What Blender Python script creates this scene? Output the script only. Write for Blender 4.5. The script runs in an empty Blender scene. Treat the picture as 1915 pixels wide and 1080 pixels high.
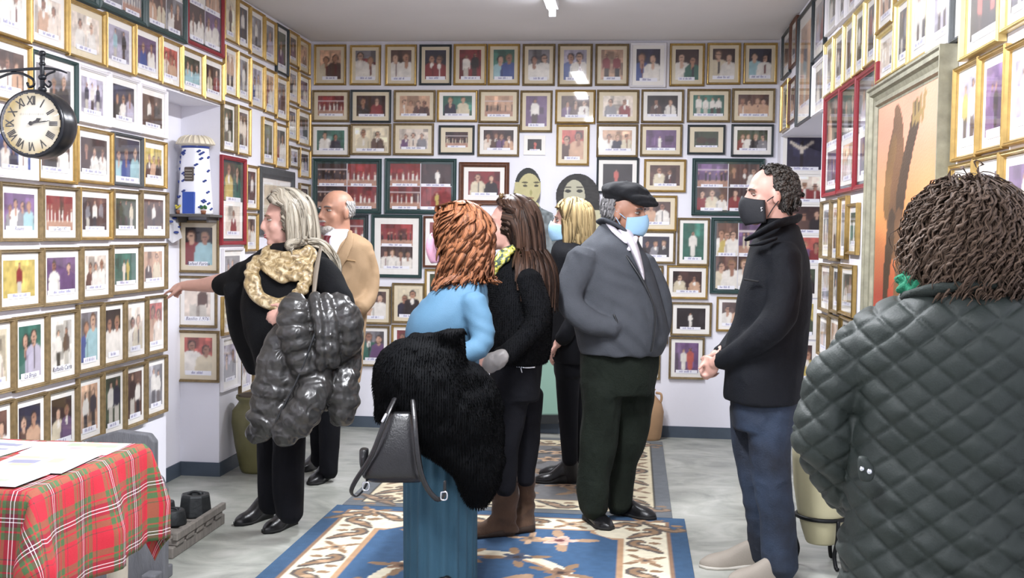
import bpy, bmesh, math, random
import numpy as np
from mathutils import Vector, Matrix

# ------------------------------------------------------------------ camera, world, lights, exposure
scene = bpy.context.scene
COL = scene.collection
F = 2141.1                                   # focal length in pixels of a 1915 px wide frame
YAW, PITCH, ROLL = math.radians(6.1135), math.radians(2.6112), math.radians(0.86154)
CAM = np.array([0.0, 0.0, 1.43])
XL, XR, D, H = -2.4026, 0.987, 8.302, 2.843  # left wall, right wall, back wall, ceiling
fw = np.array([-math.sin(YAW)*math.cos(PITCH), math.cos(YAW)*math.cos(PITCH), -math.sin(PITCH)])
r0 = np.array([math.cos(YAW), math.sin(YAW), 0.0]); u0 = np.cross(r0, fw)
rt = r0*math.cos(ROLL)+u0*math.sin(ROLL); up = u0*math.cos(ROLL)-r0*math.sin(ROLL)
cam_data = bpy.data.cameras.new('camera'); cam = bpy.data.objects.new('camera', cam_data); COL.objects.link(cam)
cam_data.sensor_width = 36.0; cam_data.lens = F/1915*36.0; cam_data.clip_start = 0.05
cam.matrix_world = Matrix(((rt[0], up[0], -fw[0], CAM[0]), (rt[1], up[1], -fw[1], CAM[1]), (rt[2], up[2], -fw[2], CAM[2]), (0, 0, 0, 1)))
scene.camera = cam
vs = scene.view_settings
vs.view_transform = 'Standard'; vs.look = 'None'; vs.gamma = 1.0; vs.use_curve_mapping = False
vs.exposure = 0.5
world = bpy.data.worlds.new('world'); scene.world = world; world.use_nodes = True
world.node_tree.nodes['Background'].inputs[0].default_value = (0.8, 0.85, 1.0, 1)
world.node_tree.nodes['Background'].inputs[1].default_value = 0.12

def area_light(name, loc, sx, sy, power, color=(0.93, 0.95, 1.0), rot=(0, 0, 0)):
    l = bpy.data.lights.new(name, 'AREA'); l.shape = 'RECTANGLE'; l.size = sx; l.size_y = sy
    l.energy = power; l.color = color
    o = bpy.data.objects.new(name, l); COL.objects.link(o); o.location = loc; o.rotation_euler = rot
    return o
LAMPS = [(-0.52, 6.30, 62), (-0.52, 3.30, 108), (-0.52, 0.6, 70)]   # fluorescent battens on the ceiling: x, y, watts
for i, (lx, ly, lw) in enumerate(LAMPS):
    area_light('tube_light', (lx, ly, H-0.105), 0.10, 1.2, lw)

# ------------------------------------------------------------------ pixel rays -> places in the room
def ray(px, py): return fw+rt*(px-957.5)/F+up*(540-py)/F
def PY(px, py, Y): d = ray(px, py); return CAM+d*Y/d[1]
def PX(px, py, X): d = ray(px, py); return CAM+d*X/d[0]
def PZ(px, py, Z=0.0): d = ray(px, py); return CAM+d*(Z-CAM[2])/d[2]

# ------------------------------------------------------------------ small helpers
rng = random.Random(7)
def lin(c):
    if isinstance(c, str):
        c = c.lstrip('#'); c = [int(c[i:i+2], 16)/255 for i in (0, 2, 4)]
    return tuple(v/12.92 if v <= 0.04045 else ((v+0.055)/1.055)**2.4 for v in c[:3])

def add_obj(name, mesh, mat=None, parent=None, smooth=True):
    o = bpy.data.objects.new(name, mesh); COL.objects.link(o)
    if mat is not None:
        if len(mesh.materials) == 0: mesh.materials.append(mat)
    if parent is not None: o.parent = parent
    if smooth and len(mesh.polygons):
        mesh.polygons.foreach_set('use_smooth', [True]*len(mesh.polygons))
    return o
def tag(o, label, cat=None, group=None, kind=None):
    o['label'] = label
    if cat: o['category'] = cat
    if group: o['group'] = group
    if kind: o['kind'] = kind
    return o
def thing(name, loc=(0, 0, 0), label=None, cat=None, group=None, rot=None):
    o = bpy.data.objects.new(name, None); COL.objects.link(o); o.location = loc; o.empty_display_size = 0.1
    if rot is not None: o.rotation_euler = rot
    if label: tag(o, label, cat, group)
    bpy.context.view_layer.update() if False else None
    return o
def struct(o, label=None):
    o['kind'] = 'structure'
    if label: o['label'] = label
    return o
class MB:
    """collects vertices and faces for one mesh"""
    def __init__(s): s.v = []; s.f = []
    def add(s, vs, fs):
        b = len(s.v); s.v += [tuple(map(float, p)) for p in vs]; s.f += [tuple(i+b for i in f) for f in fs]; return s
    def box(s, x0, x1, y0, y1, z0, z1):
        return s.add([(x0,y0,z0),(x1,y0,z0),(x1,y1,z0),(x0,y1,z0),(x0,y0,z1),(x1,y0,z1),(x1,y1,z1),(x0,y1,z1)],
                     [(0,3,2,1),(4,5,6,7),(0,1,5,4),(1,2,6,5),(2,3,7,6),(3,0,4,7)])
    def rings(s, rings, close=True):
        """loft a list of rings (each n x 3); caps at the ends"""
        n = len(rings[0]); b = len(s.v)
        for r in rings: s.v += [tuple(map(float, p)) for p in r]
        for i in range(len(rings)-1):
            for j in range(n):
                k = (j+1) % n
                s.f.append((b+i*n+j, b+i*n+k, b+(i+1)*n+k, b+(i+1)*n+j))
        if close:
            for i, fl in ((0, True), (len(rings)-1, False)):
                c = np.mean(np.array(rings[i], float), axis=0); ci = len(s.v); s.v.append(tuple(c))
                for j in range(n):
                    k = (j+1) % n
                    s.f.append((b+i*n+k, b+i*n+j, ci) if fl else (b+i*n+j, b+i*n+k, ci))
        return s
    def lathe(s, prof, c=(0, 0, 0), n=28, close=True):
        rs = []
        for r, z in prof:
            rs.append([(c[0]+r*math.cos(2*math.pi*j/n), c[1]+r*math.sin(2*math.pi*j/n), c[2]+z) for j in range(n)])
        return s.rings(rs, close)
    def ell(s, c, r, n=16, m=10, R=None):
        rs = []
        R = np.eye(3) if R is None else np.array(R)
        for i in range(1, m):
            t = math.pi*i/m
            ring = []
            for j in range(n):
                a = 2*math.pi*j/n
                p = np.array([r[0]*math.sin(t)*math.cos(a), r[1]*math.sin(t)*math.sin(a), -r[2]*math.cos(t)])
                ring.append(np.array(c)+R@p)
            rs.append(ring)
        return s.rings(rs)
    def tube(s, pts, rad, n=10, ell=None, spline=True, sub=4):
        """tube through points; rad a list of radii, rounded ends"""
        P = np.array(pts, float); Rr = np.array(rad, float)
        if spline and len(P) > 2: P, Rr = catmull(P, Rr, sub)
        T = np.gradient(P, axis=0); T /= np.linalg.norm(T, axis=1)[:, None]+1e-9
        ref = np.array([0, 0, 1.0]) if abs(T[0][2]) < 0.9 else np.array([0, 1.0, 0])
        nrm = np.cross(T[0], ref); nrm /= np.linalg.norm(nrm)
        rings = []
        def ringat(c, t, nn, r):
            b = np.cross(t, nn)
            e1, e2 = (r, r) if ell is None else (r, r*ell)
            return [c+nn*e1*math.cos(2*math.pi*j/n)+b*e2*math.sin(2*math.pi*j/n) for j in range(n)]
        for i in range(len(P)):
            nrm = nrm-T[i]*np.dot(nrm, T[i]); nrm /= np.linalg.norm(nrm)+1e-9
            if i == 0:
                rings.append(ringat(P[0]-T[0]*Rr[0]*0.55, T[0], nrm, Rr[0]*0.6))
            rings.append(ringat(P[i], T[i], nrm, Rr[i]))
        rings.append(ringat(P[-1]+T[-1]*Rr[-1]*0.55, T[-1], nrm, Rr[-1]*0.6))
        return s.rings(rings)
    def mesh(s, name='mesh'):
        m = bpy.data.meshes.new(name); m.from_pydata(s.v, [], s.f); m.update(); return m
    def obj(s, name, mat, parent=None, smooth=True):
        return add_obj(name, s.mesh(name), mat, parent, smooth)
def catmull(P, R, sub=4):
    P = np.array(P, float); R = np.array(R, float)
    Q = np.vstack([2*P[0]-P[1], P, 2*P[-1]-P[-2]]); S = np.concatenate([[R[0]], R, [R[-1]]]) if R.ndim == 1 else np.vstack([R[:1], R, R[-1:]])
    out = []; ro = []
    for i in range(1, len(Q)-2):
        for k in range(sub):
            t = k/sub
            a = 0.5*(2*Q[i]+(Q[i+1]-Q[i-1])*t+(2*Q[i-1]-5*Q[i]+4*Q[i+1]-Q[i+2])*t*t+(3*Q[i]-Q[i-1]-3*Q[i+1]+Q[i+2])*t**3)
            out.append(a); ro.append(S[i]*(1-t)+S[i+1]*t)
    out.append(Q[-2]); ro.append(S[-2])
    return np.array(out), np.array(ro)

def bevel_mod(o, w=0.004, seg=2):
    m = o.modifiers.new('bevel', 'BEVEL'); m.width = w; m.segments = seg; m.limit_method = 'ANGLE'; return o
def remesh(mb, voxel=0.01, smooth=4, name='mesh', fac=0.5, disp=None):
    """union of overlapping closed shapes into one continuous smooth surface"""
    me = mb.mesh('tmp'); o = bpy.data.objects.new('tmp', me); COL.objects.link(o)
    m = o.modifiers.new('r', 'REMESH'); m.mode = 'VOXEL'; m.voxel_size = voxel
    if smooth:
        k = o.modifiers.new('s', 'SMOOTH'); k.factor = fac; k.iterations = smooth
    dg = bpy.context.evaluated_depsgraph_get(); ev = o.evaluated_get(dg)
    out = bpy.data.meshes.new_from_object(ev); out.name = name
    bpy.data.objects.remove(o); bpy.data.meshes.remove(me)
    if disp is not None: displace(out, disp)
    return out
def displace(me, fn):
    n = len(me.vertices); co = np.empty(n*3); me.vertices.foreach_get('co', co); co = co.reshape(n, 3)
    no = np.empty(n*3); me.vertices.foreach_get('normal', no); no = no.reshape(n, 3)
    d = fn(co, no)
    co = co+(no*d[:, None] if d.ndim == 1 else d)
    me.vertices.foreach_set('co', co.ravel()); me.update()
def vnoise(p, seed=0):
    """value noise, p (n,3) -> (n,) in -1..1"""
    p = np.asarray(p, float); i = np.floor(p).astype(np.int64); f = p-i; f = f*f*(3-2*f)
    def h(a, b, c):
        n = (a*374761393+b*668265263+c*2147483647+seed*974711) & 0x7fffffff
        n = ((n ^ (n >> 13))*1274126177) & 0x7fffffff
        return ((n ^ (n >> 16)) & 0xffff)/32767.5-1
    x, y, z = i.T; u, v, w = f.T; r = 0
    for a in (0, 1):
        for b in (0, 1):
            for c in (0, 1):
                r = r+h(x+a, y+b, z+c)*(u if a else 1-u)*(v if b else 1-v)*(w if c else 1-w)
    return r

# ------------------------------------------------------------------ materials
MATS = {}
def mat(name, color, rough=0.6, metal=0.0, var=0.0, vscale=8.0, bump=0.0, bscale=60.0, spec=0.5, sheen=0.0, coat=0.0, emit=None, estr=0.0, stretch=(1, 1, 1), trans=0.0, crease=0.0, cscale=9.0):
    if name in MATS: return MATS[name]
    m = bpy.data.materials.new(name); m.use_nodes = True; nt = m.node_tree; b = nt.nodes['Principled BSDF']
    c = lin(color)
    b.inputs['Base Color'].default_value = (*c, 1); b.inputs['Roughness'].default_value = rough; b.inputs['Metallic'].default_value = metal
    b.inputs['Specular IOR Level'].default_value = spec; b.inputs['Sheen Weight'].default_value = sheen; b.inputs['Coat Weight'].default_value = coat
    if trans: b.inputs['Transmission Weight'].default_value = trans
    if emit: b.inputs['Emission Color'].default_value = (*lin(emit), 1); b.inputs['Emission Strength'].default_value = estr
    if var or bump or crease:
        tc = nt.nodes.new('ShaderNodeTexCoord'); mp = nt.nodes.new('ShaderNodeMapping'); mp.inputs['Scale'].default_value = stretch
        nt.links.new(tc.outputs['Object'], mp.inputs['Vector'])
    if var:
        n = nt.nodes.new('ShaderNodeTexNoise'); n.inputs['Scale'].default_value = vscale; n.inputs['Detail'].default_value = 5
        nt.links.new(mp.outputs[0], n.inputs['Vector'])
        mr = nt.nodes.new('ShaderNodeMapRange'); mr.inputs['From Min'].default_value = 0.25; mr.inputs['From Max'].default_value = 0.75
        mr.inputs['To Min'].default_value = 1-var; mr.inputs['To Max'].default_value = 1+var
        nt.links.new(n.outputs[0], mr.inputs[0])
        mx = nt.nodes.new('ShaderNodeMix'); mx.data_type = 'RGBA'; mx.blend_type = 'MULTIPLY'; mx.inputs[0].default_value = 1
        mx.inputs[6].default_value = (*c, 1); nt.links.new(mr.outputs[0], mx.inputs[7]); nt.links.new(mx.outputs[2], b.inputs['Base Color'])
    if bump:
        n2 = nt.nodes.new('ShaderNodeTexNoise'); n2.inputs['Scale'].default_value = bscale; n2.inputs['Detail'].default_value = 4
        nt.links.new(mp.outputs[0], n2.inputs['Vector'])
        bp = nt.nodes.new('ShaderNodeBump'); bp.inputs['Strength'].default_value = bump; bp.inputs['Distance'].default_value = 0.01
        nt.links.new(n2.outputs[0], bp.inputs['Height']); nt.links.new(bp.outputs[0], b.inputs['Normal'])
    if crease:
        n3 = nt.nodes.new('ShaderNodeTexNoise'); n3.inputs['Scale'].default_value = cscale; n3.inputs['Detail'].default_value = 2.5; n3.inputs['Distortion'].default_value = 1.4
        n3.noise_type = 'RIDGED_MULTIFRACTAL'; nt.links.new(mp.outputs[0], n3.inputs['Vector'])
        b3 = nt.nodes.new('ShaderNodeBump'); b3.inputs['Strength'].default_value = crease; b3.inputs['Distance'].default_value = 0.02
        nt.links.new(n3.outputs[0], b3.inputs['Height']); nt.links.new(b3.outputs[0], b.inputs['Normal'])
        if bump: nt.links.new(b3.outputs[0], bp.inputs['Normal']); nt.links.new(bp.outputs[0], b.inputs['Normal'])
    MATS[name] = m; return m
def print_mat(name, rough=0.45, bump=0.0, bscale=200):
    """surface whose flat print is stored with the mesh as colours"""
    if name in MATS: return MATS[name]
    m = mat(name, '#ffffff', rough, bump=bump, bscale=bscale)
    nt = m.node_tree; a = nt.nodes.new('ShaderNodeVertexColor'); a.layer_name = 'print'
    nt.links.new(a.outputs[0], nt.nodes['Principled BSDF'].inputs['Base Color'])
    return m
def glass_mat():
    if 'glass' in MATS: return MATS['glass']
    m = bpy.data.materials.new('glass'); m.use_nodes = True; nt = m.node_tree; nt.nodes.clear()
    o = nt.nodes.new('ShaderNodeOutputMaterial'); mx = nt.nodes.new('ShaderNodeMixShader'); t = nt.nodes.new('ShaderNodeBsdfTransparent')
    g = nt.nodes.new('ShaderNodeBsdfGlossy'); g.inputs['Roughness'].default_value = 0.03; g.inputs['Color'].default_value = (1, 1, 1, 1)
    ge = nt.nodes.new('ShaderNodeNewGeometry'); dt = nt.nodes.new('ShaderNodeVectorMath'); dt.operation = 'DOT_PRODUCT'
    nt.links.new(ge.outputs['Normal'], dt.inputs[0]); nt.links.new(ge.outputs['Incoming'], dt.inputs[1])
    def mth(op, a, b=None):
        n = nt.nodes.new('ShaderNodeMath'); n.operation = op
        for i, v in enumerate((a, b)):
            if v is None: continue
            if isinstance(v, (int, float)): n.inputs[i].default_value = v
            else: nt.links.new(v, n.inputs[i])
        return n.outputs[0]
    q = mth('SUBTRACT', 1.0, mth('ABSOLUTE', dt.outputs['Value'])); q = mth('MULTIPLY', mth('POWER', q, 5.0), 0.6); q = mth('ADD', q, 0.022)
    nt.links.new(q, mx.inputs[0]); nt.links.new(t.outputs[0], mx.inputs[1]); nt.links.new(g.outputs[0], mx.inputs[2]); nt.links.new(mx.outputs[0], o.inputs[0])
    MATS['glass'] = m; return m

# ------------------------------------------------------------------ the room
M_wall = mat('white_plaster', '#e9e8f0', 0.85, var=0.03, vscale=1.5, bump=0.08, bscale=25)
M_ceil = mat('ceiling_paint', '#dedbdb', 0.9, var=0.05, vscale=1.2, bump=0.05, bscale=20)
M_base = mat('slate_paint', '#47525f', 0.55, var=0.12, vscale=10)
def floor_material():
    m = mat('polished_concrete', '#a3a49f', 0.33); nt = m.node_tree; b = nt.nodes['Principled BSDF']
    tc = nt.nodes.new('ShaderNodeTexCoord'); mp = nt.nodes.new('ShaderNodeMapping'); mp.inputs['Scale'].default_value = (1.0, 1.7, 1)
    mp.inputs['Rotation'].default_value = (0, 0, 0.5)
    n = nt.nodes.new('ShaderNodeTexNoise'); n.inputs['Scale'].default_value = 2.2; n.inputs['Detail'].default_value = 8; n.inputs['Roughness'].default_value = 0.62; n.inputs['Distortion'].default_value = 1.2
    r = nt.nodes.new('ShaderNodeValToRGB'); e = r.color_ramp.elements
    e[0].position = 0.28; e[0].color = (*lin('#777974'), 1); e[1].position = 0.72; e[1].color = (*lin('#b4b4ad'), 1)
    k = r.color_ramp.elements.new(0.5); k.color = (*lin('#9a9c94'), 1)
    nt.links.new(tc.outputs['Object'], mp.inputs[0]); nt.links.new(mp.outputs[0], n.inputs['Vector']); nt.links.new(n.outputs[0], r.inputs[0]); nt.links.new(r.outputs[0], b.inputs['Base Color'])
    n2 = nt.nodes.new('ShaderNodeTexNoise'); n2.inputs['Scale'].default_value = 9; n2.inputs['Detail'].default_value = 6
    mr = nt.nodes.new('ShaderNodeMapRange'); mr.inputs['To Min'].default_value = 0.22; mr.inputs['To Max'].default_value = 0.55
    nt.links.new(tc.outputs['Object'], n2.inputs['Vector']); nt.links.new(n2.outputs[0], mr.inputs[0]); nt.links.new(mr.outputs[0], b.inputs['Roughness'])
    return m
M_floor = floor_material()
Y0R = -2.2                                        # room behind the camera
YN1, YN2, NB, ZS = 5.677, 6.440, XL-0.235, 2.158  # niche in the left wall: near side, far side, back, soffit
YR1, YR2, RB, ZR = 6.335, 8.12, XR+0.75, 2.150    # recess in the right wall
struct(MB().box(XL-0.5, XR+1.0, Y0R-0.2, D+0.2, -0.1, 0).obj('floor', M_floor, None, False), 'grey polished concrete floor')
struct(MB().box(XL-0.5, XR+1.0, Y0R-0.2, D+0.2, H, H+0.12).obj('ceiling', M_ceil, None, False), 'grey-white plaster ceiling')
struct(MB().box(XL-0.5, XR+1.0, D, D+0.2, 0, H).obj('wall_back', M_wall, None, False), 'white back wall')
struct(MB().box(XL-0.5, XR+1.0, Y0R-0.2, Y0R, 0, H).obj('wall_front', M_wall, None, False), 'white wall behind the viewer')
for nm, bx_ in (('wall_left', (XL-0.5, XL, Y0R, YN1, 0, H)), ('wall_left_lintel', (XL-0.5, XL, YN1, YN2, ZS, H)), ('wall_left_far', (XL-0.5, XL, YN2, D, 0, H)), ('wall_left_niche', (XL-0.5, NB, YN1, YN2, 0, ZS)),
                ('wall_right', (XR, XR+1.0, Y0R, YR1, 0, H)), ('wall_right_lintel', (XR, XR+1.0, YR1, YR2, ZR, H)), ('wall_right_far', (XR, XR+1.0, YR2, D, 0, H)), ('wall_right_recess', (RB, XR+1.0, YR1, YR2, 0, ZR))):
    struct(MB().box(*bx_).obj(nm, M_wall, None, False))
bh, bt = 0.082, 0.008
struct(MB().box(XL, XR, D-bt, D, 0, bh).obj('baseboard_back', M_base, None, False))
w = MB(); w.box(XL, XL+bt, YN2, D-bt, 0, bh); w.box(NB+bt, XL+bt, YN2-bt, YN2, 0, bh); w.box(NB, NB+bt, YN1, YN2, 0, bh); w.box(XL, XL+bt, Y0R, YN1, 0, bh)
struct(w.obj('baseboard_left', M_base, None, False))
w = MB(); w.box(XR-bt, XR, Y0R, YR1, 0, bh); w.box(XR, RB, YR2-bt, YR2, 0, bh); w.box(XR-bt, XR, YR2-bt, D-bt, 0, bh)
struct(w.obj('baseboard_right', M_base, None, False))

# ------------------------------------------------------------------ framed photographs
PAL = dict(w='#ece6dc', k='#1c1a1d', r='#8a2326', b='#2f4f97', g='#2f6b5c', t='#cfa483', y='#c9b257', p='#6a4a78', c='#dccfb0', o='#5a3f35', n='#23263f', m='#9cc7cd', e='#87858a', d='#38211f', s='#e9d9c8', l='#b9b2c6', h='#c4584a', v='#3c4b35')
CNAME = dict(w='white', k='black', r='red', b='blue', g='green', t='tan', y='yellow', p='purple', c='cream', o='brown', n='navy', m='pale blue', e='grey', d='dark brown', s='peach', l='lilac', h='coral', v='olive')
SKIN = ['#c99c80', '#b98667', '#d4a98c', '#a5735a']
HAIR = ['#2a1f1c', '#3b2a22', '#19161a', '#6a4a33', '#8c6a44']
def blank(nx, ny, col): return np.tile(np.array(lin(col)), (ny, nx, 1))
def paint_photo(spec, nx, ny, aspect, seed):
    """spec: '<style> <bg> <shirt letters>' -> (ny,nx,3) linear colours, row 0 at the bottom"""
    R = random.Random(seed); parts = spec.split(); st = parts[0]; bg = parts[1]; sh = parts[2] if len(parts) > 2 else ''
    img = blank(nx, ny, PAL[bg[0]])
    yy, xx = np.mgrid[0:ny, 0:nx]; U = (xx+0.5)/nx*aspect; V = (yy+0.5)/ny
    P = np.stack([U.ravel()*8+seed*3.1, V.ravel()*8, np.full(U.size, seed*1.7)], 1)
    nz = (0.6*vnoise(P, seed)+0.4*vnoise(P*2.7, seed+1)).reshape(ny, nx)
    img = img*(1+0.45*nz[..., None])
    if len(bg) > 1:
        msk = (V > R.uniform(0.55, 0.7)+0.08*np.sin(U*7+seed)); img[msk] = np.array(lin(PAL[bg[1]]))*(1+0.3*nz[msk][:, None])
    def disc(cx, cy, rx, ry, col, pw=2.0):
        m = (np.abs((U-cx)/rx)**pw+np.abs((V-cy)/ry)**pw) < 1
        img[m] = np.array(lin(col))*(1+0.22*nz[m][:, None])
    for q in range(R.randint(3, 6)):      # furniture, curtains and other pale or dark patches behind the people
        x_, y_, w_, h_ = R.uniform(0, aspect), R.uniform(.3, 1), R.uniform(.04, .22)*aspect, R.uniform(.08, .35); m_ = (np.abs(U-x_) < w_) & (np.abs(V-y_) < h_); img[m_] = img[m_]*R.choice([.45, .6, .75, 1.35, 1.7])
    def fig(cx, base, h, shirt, pants=None, full=False):
        hd = h*0.135 if not full else h*0.075
        top = base+h
        sk = R.choice(SKIN); hr = R.choice(HAIR)
        bw = h*0.30 if not full else h*0.14
        if full:
            disc(cx, base+h*0.24, bw*0.72, h*0.27, pants or R.choice(['#2a2730', '#4a3a35', '#c9c2b5']), 4)
            disc(cx, base+h*0.64, bw, h*0.22, PAL[shirt], 2.6)
            disc(cx-bw*.95, base+h*0.58, bw*.22, h*0.2, PAL[shirt]); disc(cx+bw*.95, base+h*0.58, bw*.22, h*0.2, PAL[shirt])
        else:
            disc(cx, base+h*0.18, bw*1.12, h*0.30, PAL[shirt], 4); disc(cx, base+h*0.50, bw, h*0.21, PAL[shirt], 2.2)
            disc(cx, base+h*0.70, hd*.5, h*0.08, sk)
            if R.random() < 0.5: disc(cx, base+h*0.60, bw*0.22, h*0.12, R.choice([sk, '#efe9df']))
            if R.random() < 0.4: disc(cx+bw*0.05, base+h*0.42, bw*0.10, h*0.24, R.choice(['#efe9df', '#2a2030', '#6a2626']))
            sd_ = R.choice([-1, 1]); m_ = (np.abs(U-cx-sd_*bw*.85) < bw*.10) & (V < base+h*.5); img[m_] = img[m_]*.6
        disc(cx, top-hd*0.95, hd*0.92, hd*1.08, hr); disc(cx-hd*.35, top-hd*1.35, hd*.55, hd*.9, hr) if R.random() < .45 else None
        disc(cx+R.uniform(-.12, .12)*hd, top-hd*1.18, hd*0.70, hd*0.92, sk)
        disc(cx, top-hd*1.02, hd*.5, hd*.10, '#4a3128'); disc(cx, top-hd*1.62, hd*.22, hd*.08, '#7a3a34')
    n = len(sh)
    if st == 'c':      # half-length figures side by side
        for i, s in enumerate(sh):
            fig(aspect*(i+0.5+R.uniform(-.12, .12))/n*0.86+aspect*0.07, -0.04+R.uniform(-.06, .02), R.uniform(0.82, 0.98)*(1 if n < 3 else 0.92), s)
    elif st == 'f':    # full-length figures
        for i, s in enumerate(sh): fig(aspect*(i+0.5+R.uniform(-.12, .12))/n*0.8+aspect*0.1, 0.03, R.uniform(0.78, 0.92), s, full=True)
    elif st == 's':    # stage seen from the hall, small figures in a row
        img[V < 0.3] = np.array(lin('#b98a72'))*(1+0.3*nz[V < 0.3][:, None])
        k = max(3, int(5*aspect))
        for i in range(k):
            x = aspect*(i+0.5+R.uniform(-.3, .3))/k
            h = R.uniform(0.25, 0.42); disc(x, 0.25+h*0.4, 0.035, h*0.45, PAL[sh[i % max(1, n)]] if n else '#e8e0d4', 3); disc(x, 0.27+h*0.95, 0.03, 0.045, R.choice(SKIN))
        if R.random() < 0.5: img[(V > 0.72) & (V < 0.77)] = np.array(lin('#d8c8c8'))
    elif st == 'd':    # lone lit figure in the dark
        for i, s in enumerate(sh): fig(aspect*(0.5+(i-(n-1)/2)*0.22+R.uniform(-.05, .05)), 0.12, R.uniform(0.55, 0.7), s, pants=PAL[s], full=True)
    elif st == 'h':    # horses / landscape
        disc(aspect*0.3, 0.45, aspect*0.22, 0.2, '#4a3527'); disc(aspect*0.72, 0.42, aspect*0.2, 0.18, '#3a2c22')
        for x in (0.15, 0.42, 0.6, 0.85): disc(aspect*x, 0.2, 0.03, 0.22, '#2c221c', 4)
    elif st == 'x':    # crucifix
        disc(aspect*0.42, 0.5, 0.05, 0.3, '#d8cdbd', 2); disc(aspect*0.42, 0.28, 0.06, 0.24, '#15131a', 3)
        for q in np.linspace(0.04, 0.34, 9):
            disc(aspect*0.42+q*0.95, 0.62+q*0.65, 0.035, 0.045, '#cfc3b2'); disc(aspect*0.42-q*0.95, 0.62+q*0.65, 0.035, 0.045, '#cfc3b2')
        disc(aspect*0.43, 0.78, 0.05, 0.09, '#2a2220')
    pd = np.pad(img, ((1, 1), (1, 1), (0, 0)), 'edge')
    bl = (pd[:-2, 1:-1]+pd[2:, 1:-1]+pd[1:-1, :-2]+pd[1:-1, 2:]+8*pd[1:-1, 1:-1])/12
    g = bl.mean(axis=2, keepdims=True); img = bl*0.88+g*0.12            # faded print
    img = img*0.92+np.array([0.020, 0.013, 0.013])
    return np.clip(img, 0, 1)
def colour_grid(name, img, w, h, z=0.0, x0=None, y0=None):
    """flat w x h print facing +z with img (ny,nx,3) stored as point colours"""
    ny, nx = img.shape[:2]; x0 = -w/2 if x0 is None else x0; y0 = -h/2 if y0 is None else y0
    xs = np.linspace(x0, x0+w, nx); ys = np.linspace(y0, y0+h, ny); X, Y = np.meshgrid(xs, ys)
    v = np.stack([X.ravel(), Y.ravel(), np.full(X.size, z)], 1)
    i = np.arange(nx*ny).reshape(ny, nx); f = np.stack([i[:-1, :-1].ravel(), i[:-1, 1:].ravel(), i[1:, 1:].ravel(), i[1:, :-1].ravel()], 1)
    me = bpy.data.meshes.new(name); me.from_pydata(v.tolist(), [], f.tolist())
    a = me.color_attributes.new('print', 'FLOAT_COLOR', 'POINT')
    a.data.foreach_set('color', np.concatenate([img.reshape(-1, 3), np.ones((nx*ny, 1))], 1).ravel().astype(np.float32)); me.update()
    return me
def scribble(w, h, seed):
    """blurred handwriting-like marks on a white strip"""
    R = random.Random(seed); nx, ny = 36, 6
    img = blank(nx, ny, '#efeef4'); x = 4+R.randint(0, 5); end = nx-5-R.randint(0, 8)
    while x < end:
        for q in range(R.randint(3, 8)):
            if x >= end: break
            lo = 2; hi = 3 if R.random() < 0.65 else 4
            img[lo:hi+1, x] = np.array(lin('#b0aec6'))*R.uniform(0.85, 1.2); x += 1
        x += 2
    return np.clip(img, 0, 1)
M_print = print_mat('photo_print', 0.4)
M_strip = print_mat('caption_paper', 0.7)
M_board = {'w': mat('white_mat_board', '#f0ece6', 0.85, var=0.03), 'c': mat('cream_mat_board', '#e0d3b8', 0.85, var=0.04), 'l': mat('grey_mat_board', '#d5d3d8', 0.85)}
M_ink = mat('ink', '#4a4668', 0.8)
M_glass = glass_mat()
FR = {'gold': mat('gold_leaf', '#b3955a', 0.30, 0.75, var=0.2, vscale=30), 'oldgold': mat('aged_gold_wood', '#7d6a49', 0.45, 0.25, var=0.3, vscale=40, bump=0.15, bscale=90),
      'dark': mat('dark_lacquer', '#2c3438', 0.35, var=0.15, vscale=20), 'teal': mat('dark_green_lacquer', '#27403f', 0.4, var=0.15), 'red': mat('red_lacquer', '#8a1f2a', 0.35, var=0.12),
      'brown': mat('carved_brown_wood', '#5b3420', 0.45, var=0.3, vscale=40, bump=0.3, bscale=120), 'grey': mat('grey_stained_wood', '#4d5052', 0.5, var=0.2, vscale=20), 'white': mat('white_frame', '#e6e3e6', 0.5),
      'paleg': mat('pale_gold', '#cdb87c', 0.32, 0.45, var=0.12, vscale=30)}
FRN = {'gold': 'gold', 'oldgold': 'dull gold wooden', 'dark': 'black', 'teal': 'dark green', 'red': 'red', 'brown': 'carved brown', 'grey': 'wide grey', 'white': 'white', 'paleg': 'pale gold'}
def frame_mesh(w, h, b, dep, carved=False):
    """mitred picture-frame moulding, local x right, y up, z out of the wall"""
    prof = [(0, 0), (0, dep*0.75), (b*0.18, dep), (b*0.45, dep*0.86), (b*0.62, dep*0.9), (b*0.85, dep*0.55), (b, dep*0.5), (b, dep*0.1)]
    m = MB(); n = len(prof); vs_ = []
    for sx, sy in ((-1, -1), (1, -1), (1, 1), (-1, 1)):
        for i, z in prof: vs_.append((sx*(w/2-i), sy*(h/2-i), z))
    fs = []
    for k in range(4):
        j = (k+1) % 4
        for i in range(n-1): fs.append((k*n+i, j*n+i, j*n+i+1, k*n+i+1))
        fs.append((k*n+n-1, j*n+n-1, j*n, k*n))
    return m.add(vs_, fs).mesh('frame')
def wall_matrix(wall, p):
    if wall in ('back', 'niche', 'recess'): X, Z = (1, 0, 0), (0, -1, 0)
    elif wall == 'left': X, Z = (0, 1, 0), (1, 0, 0)
    else: X, Z = (0, -1, 0), (-1, 0, 0)
    return Matrix(((X[0], 0, Z[0], p[0]), (X[1], 0, Z[1], p[1]), (X[2], 1, Z[2], p[2]), (0, 0, 0, 1)))
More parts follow.
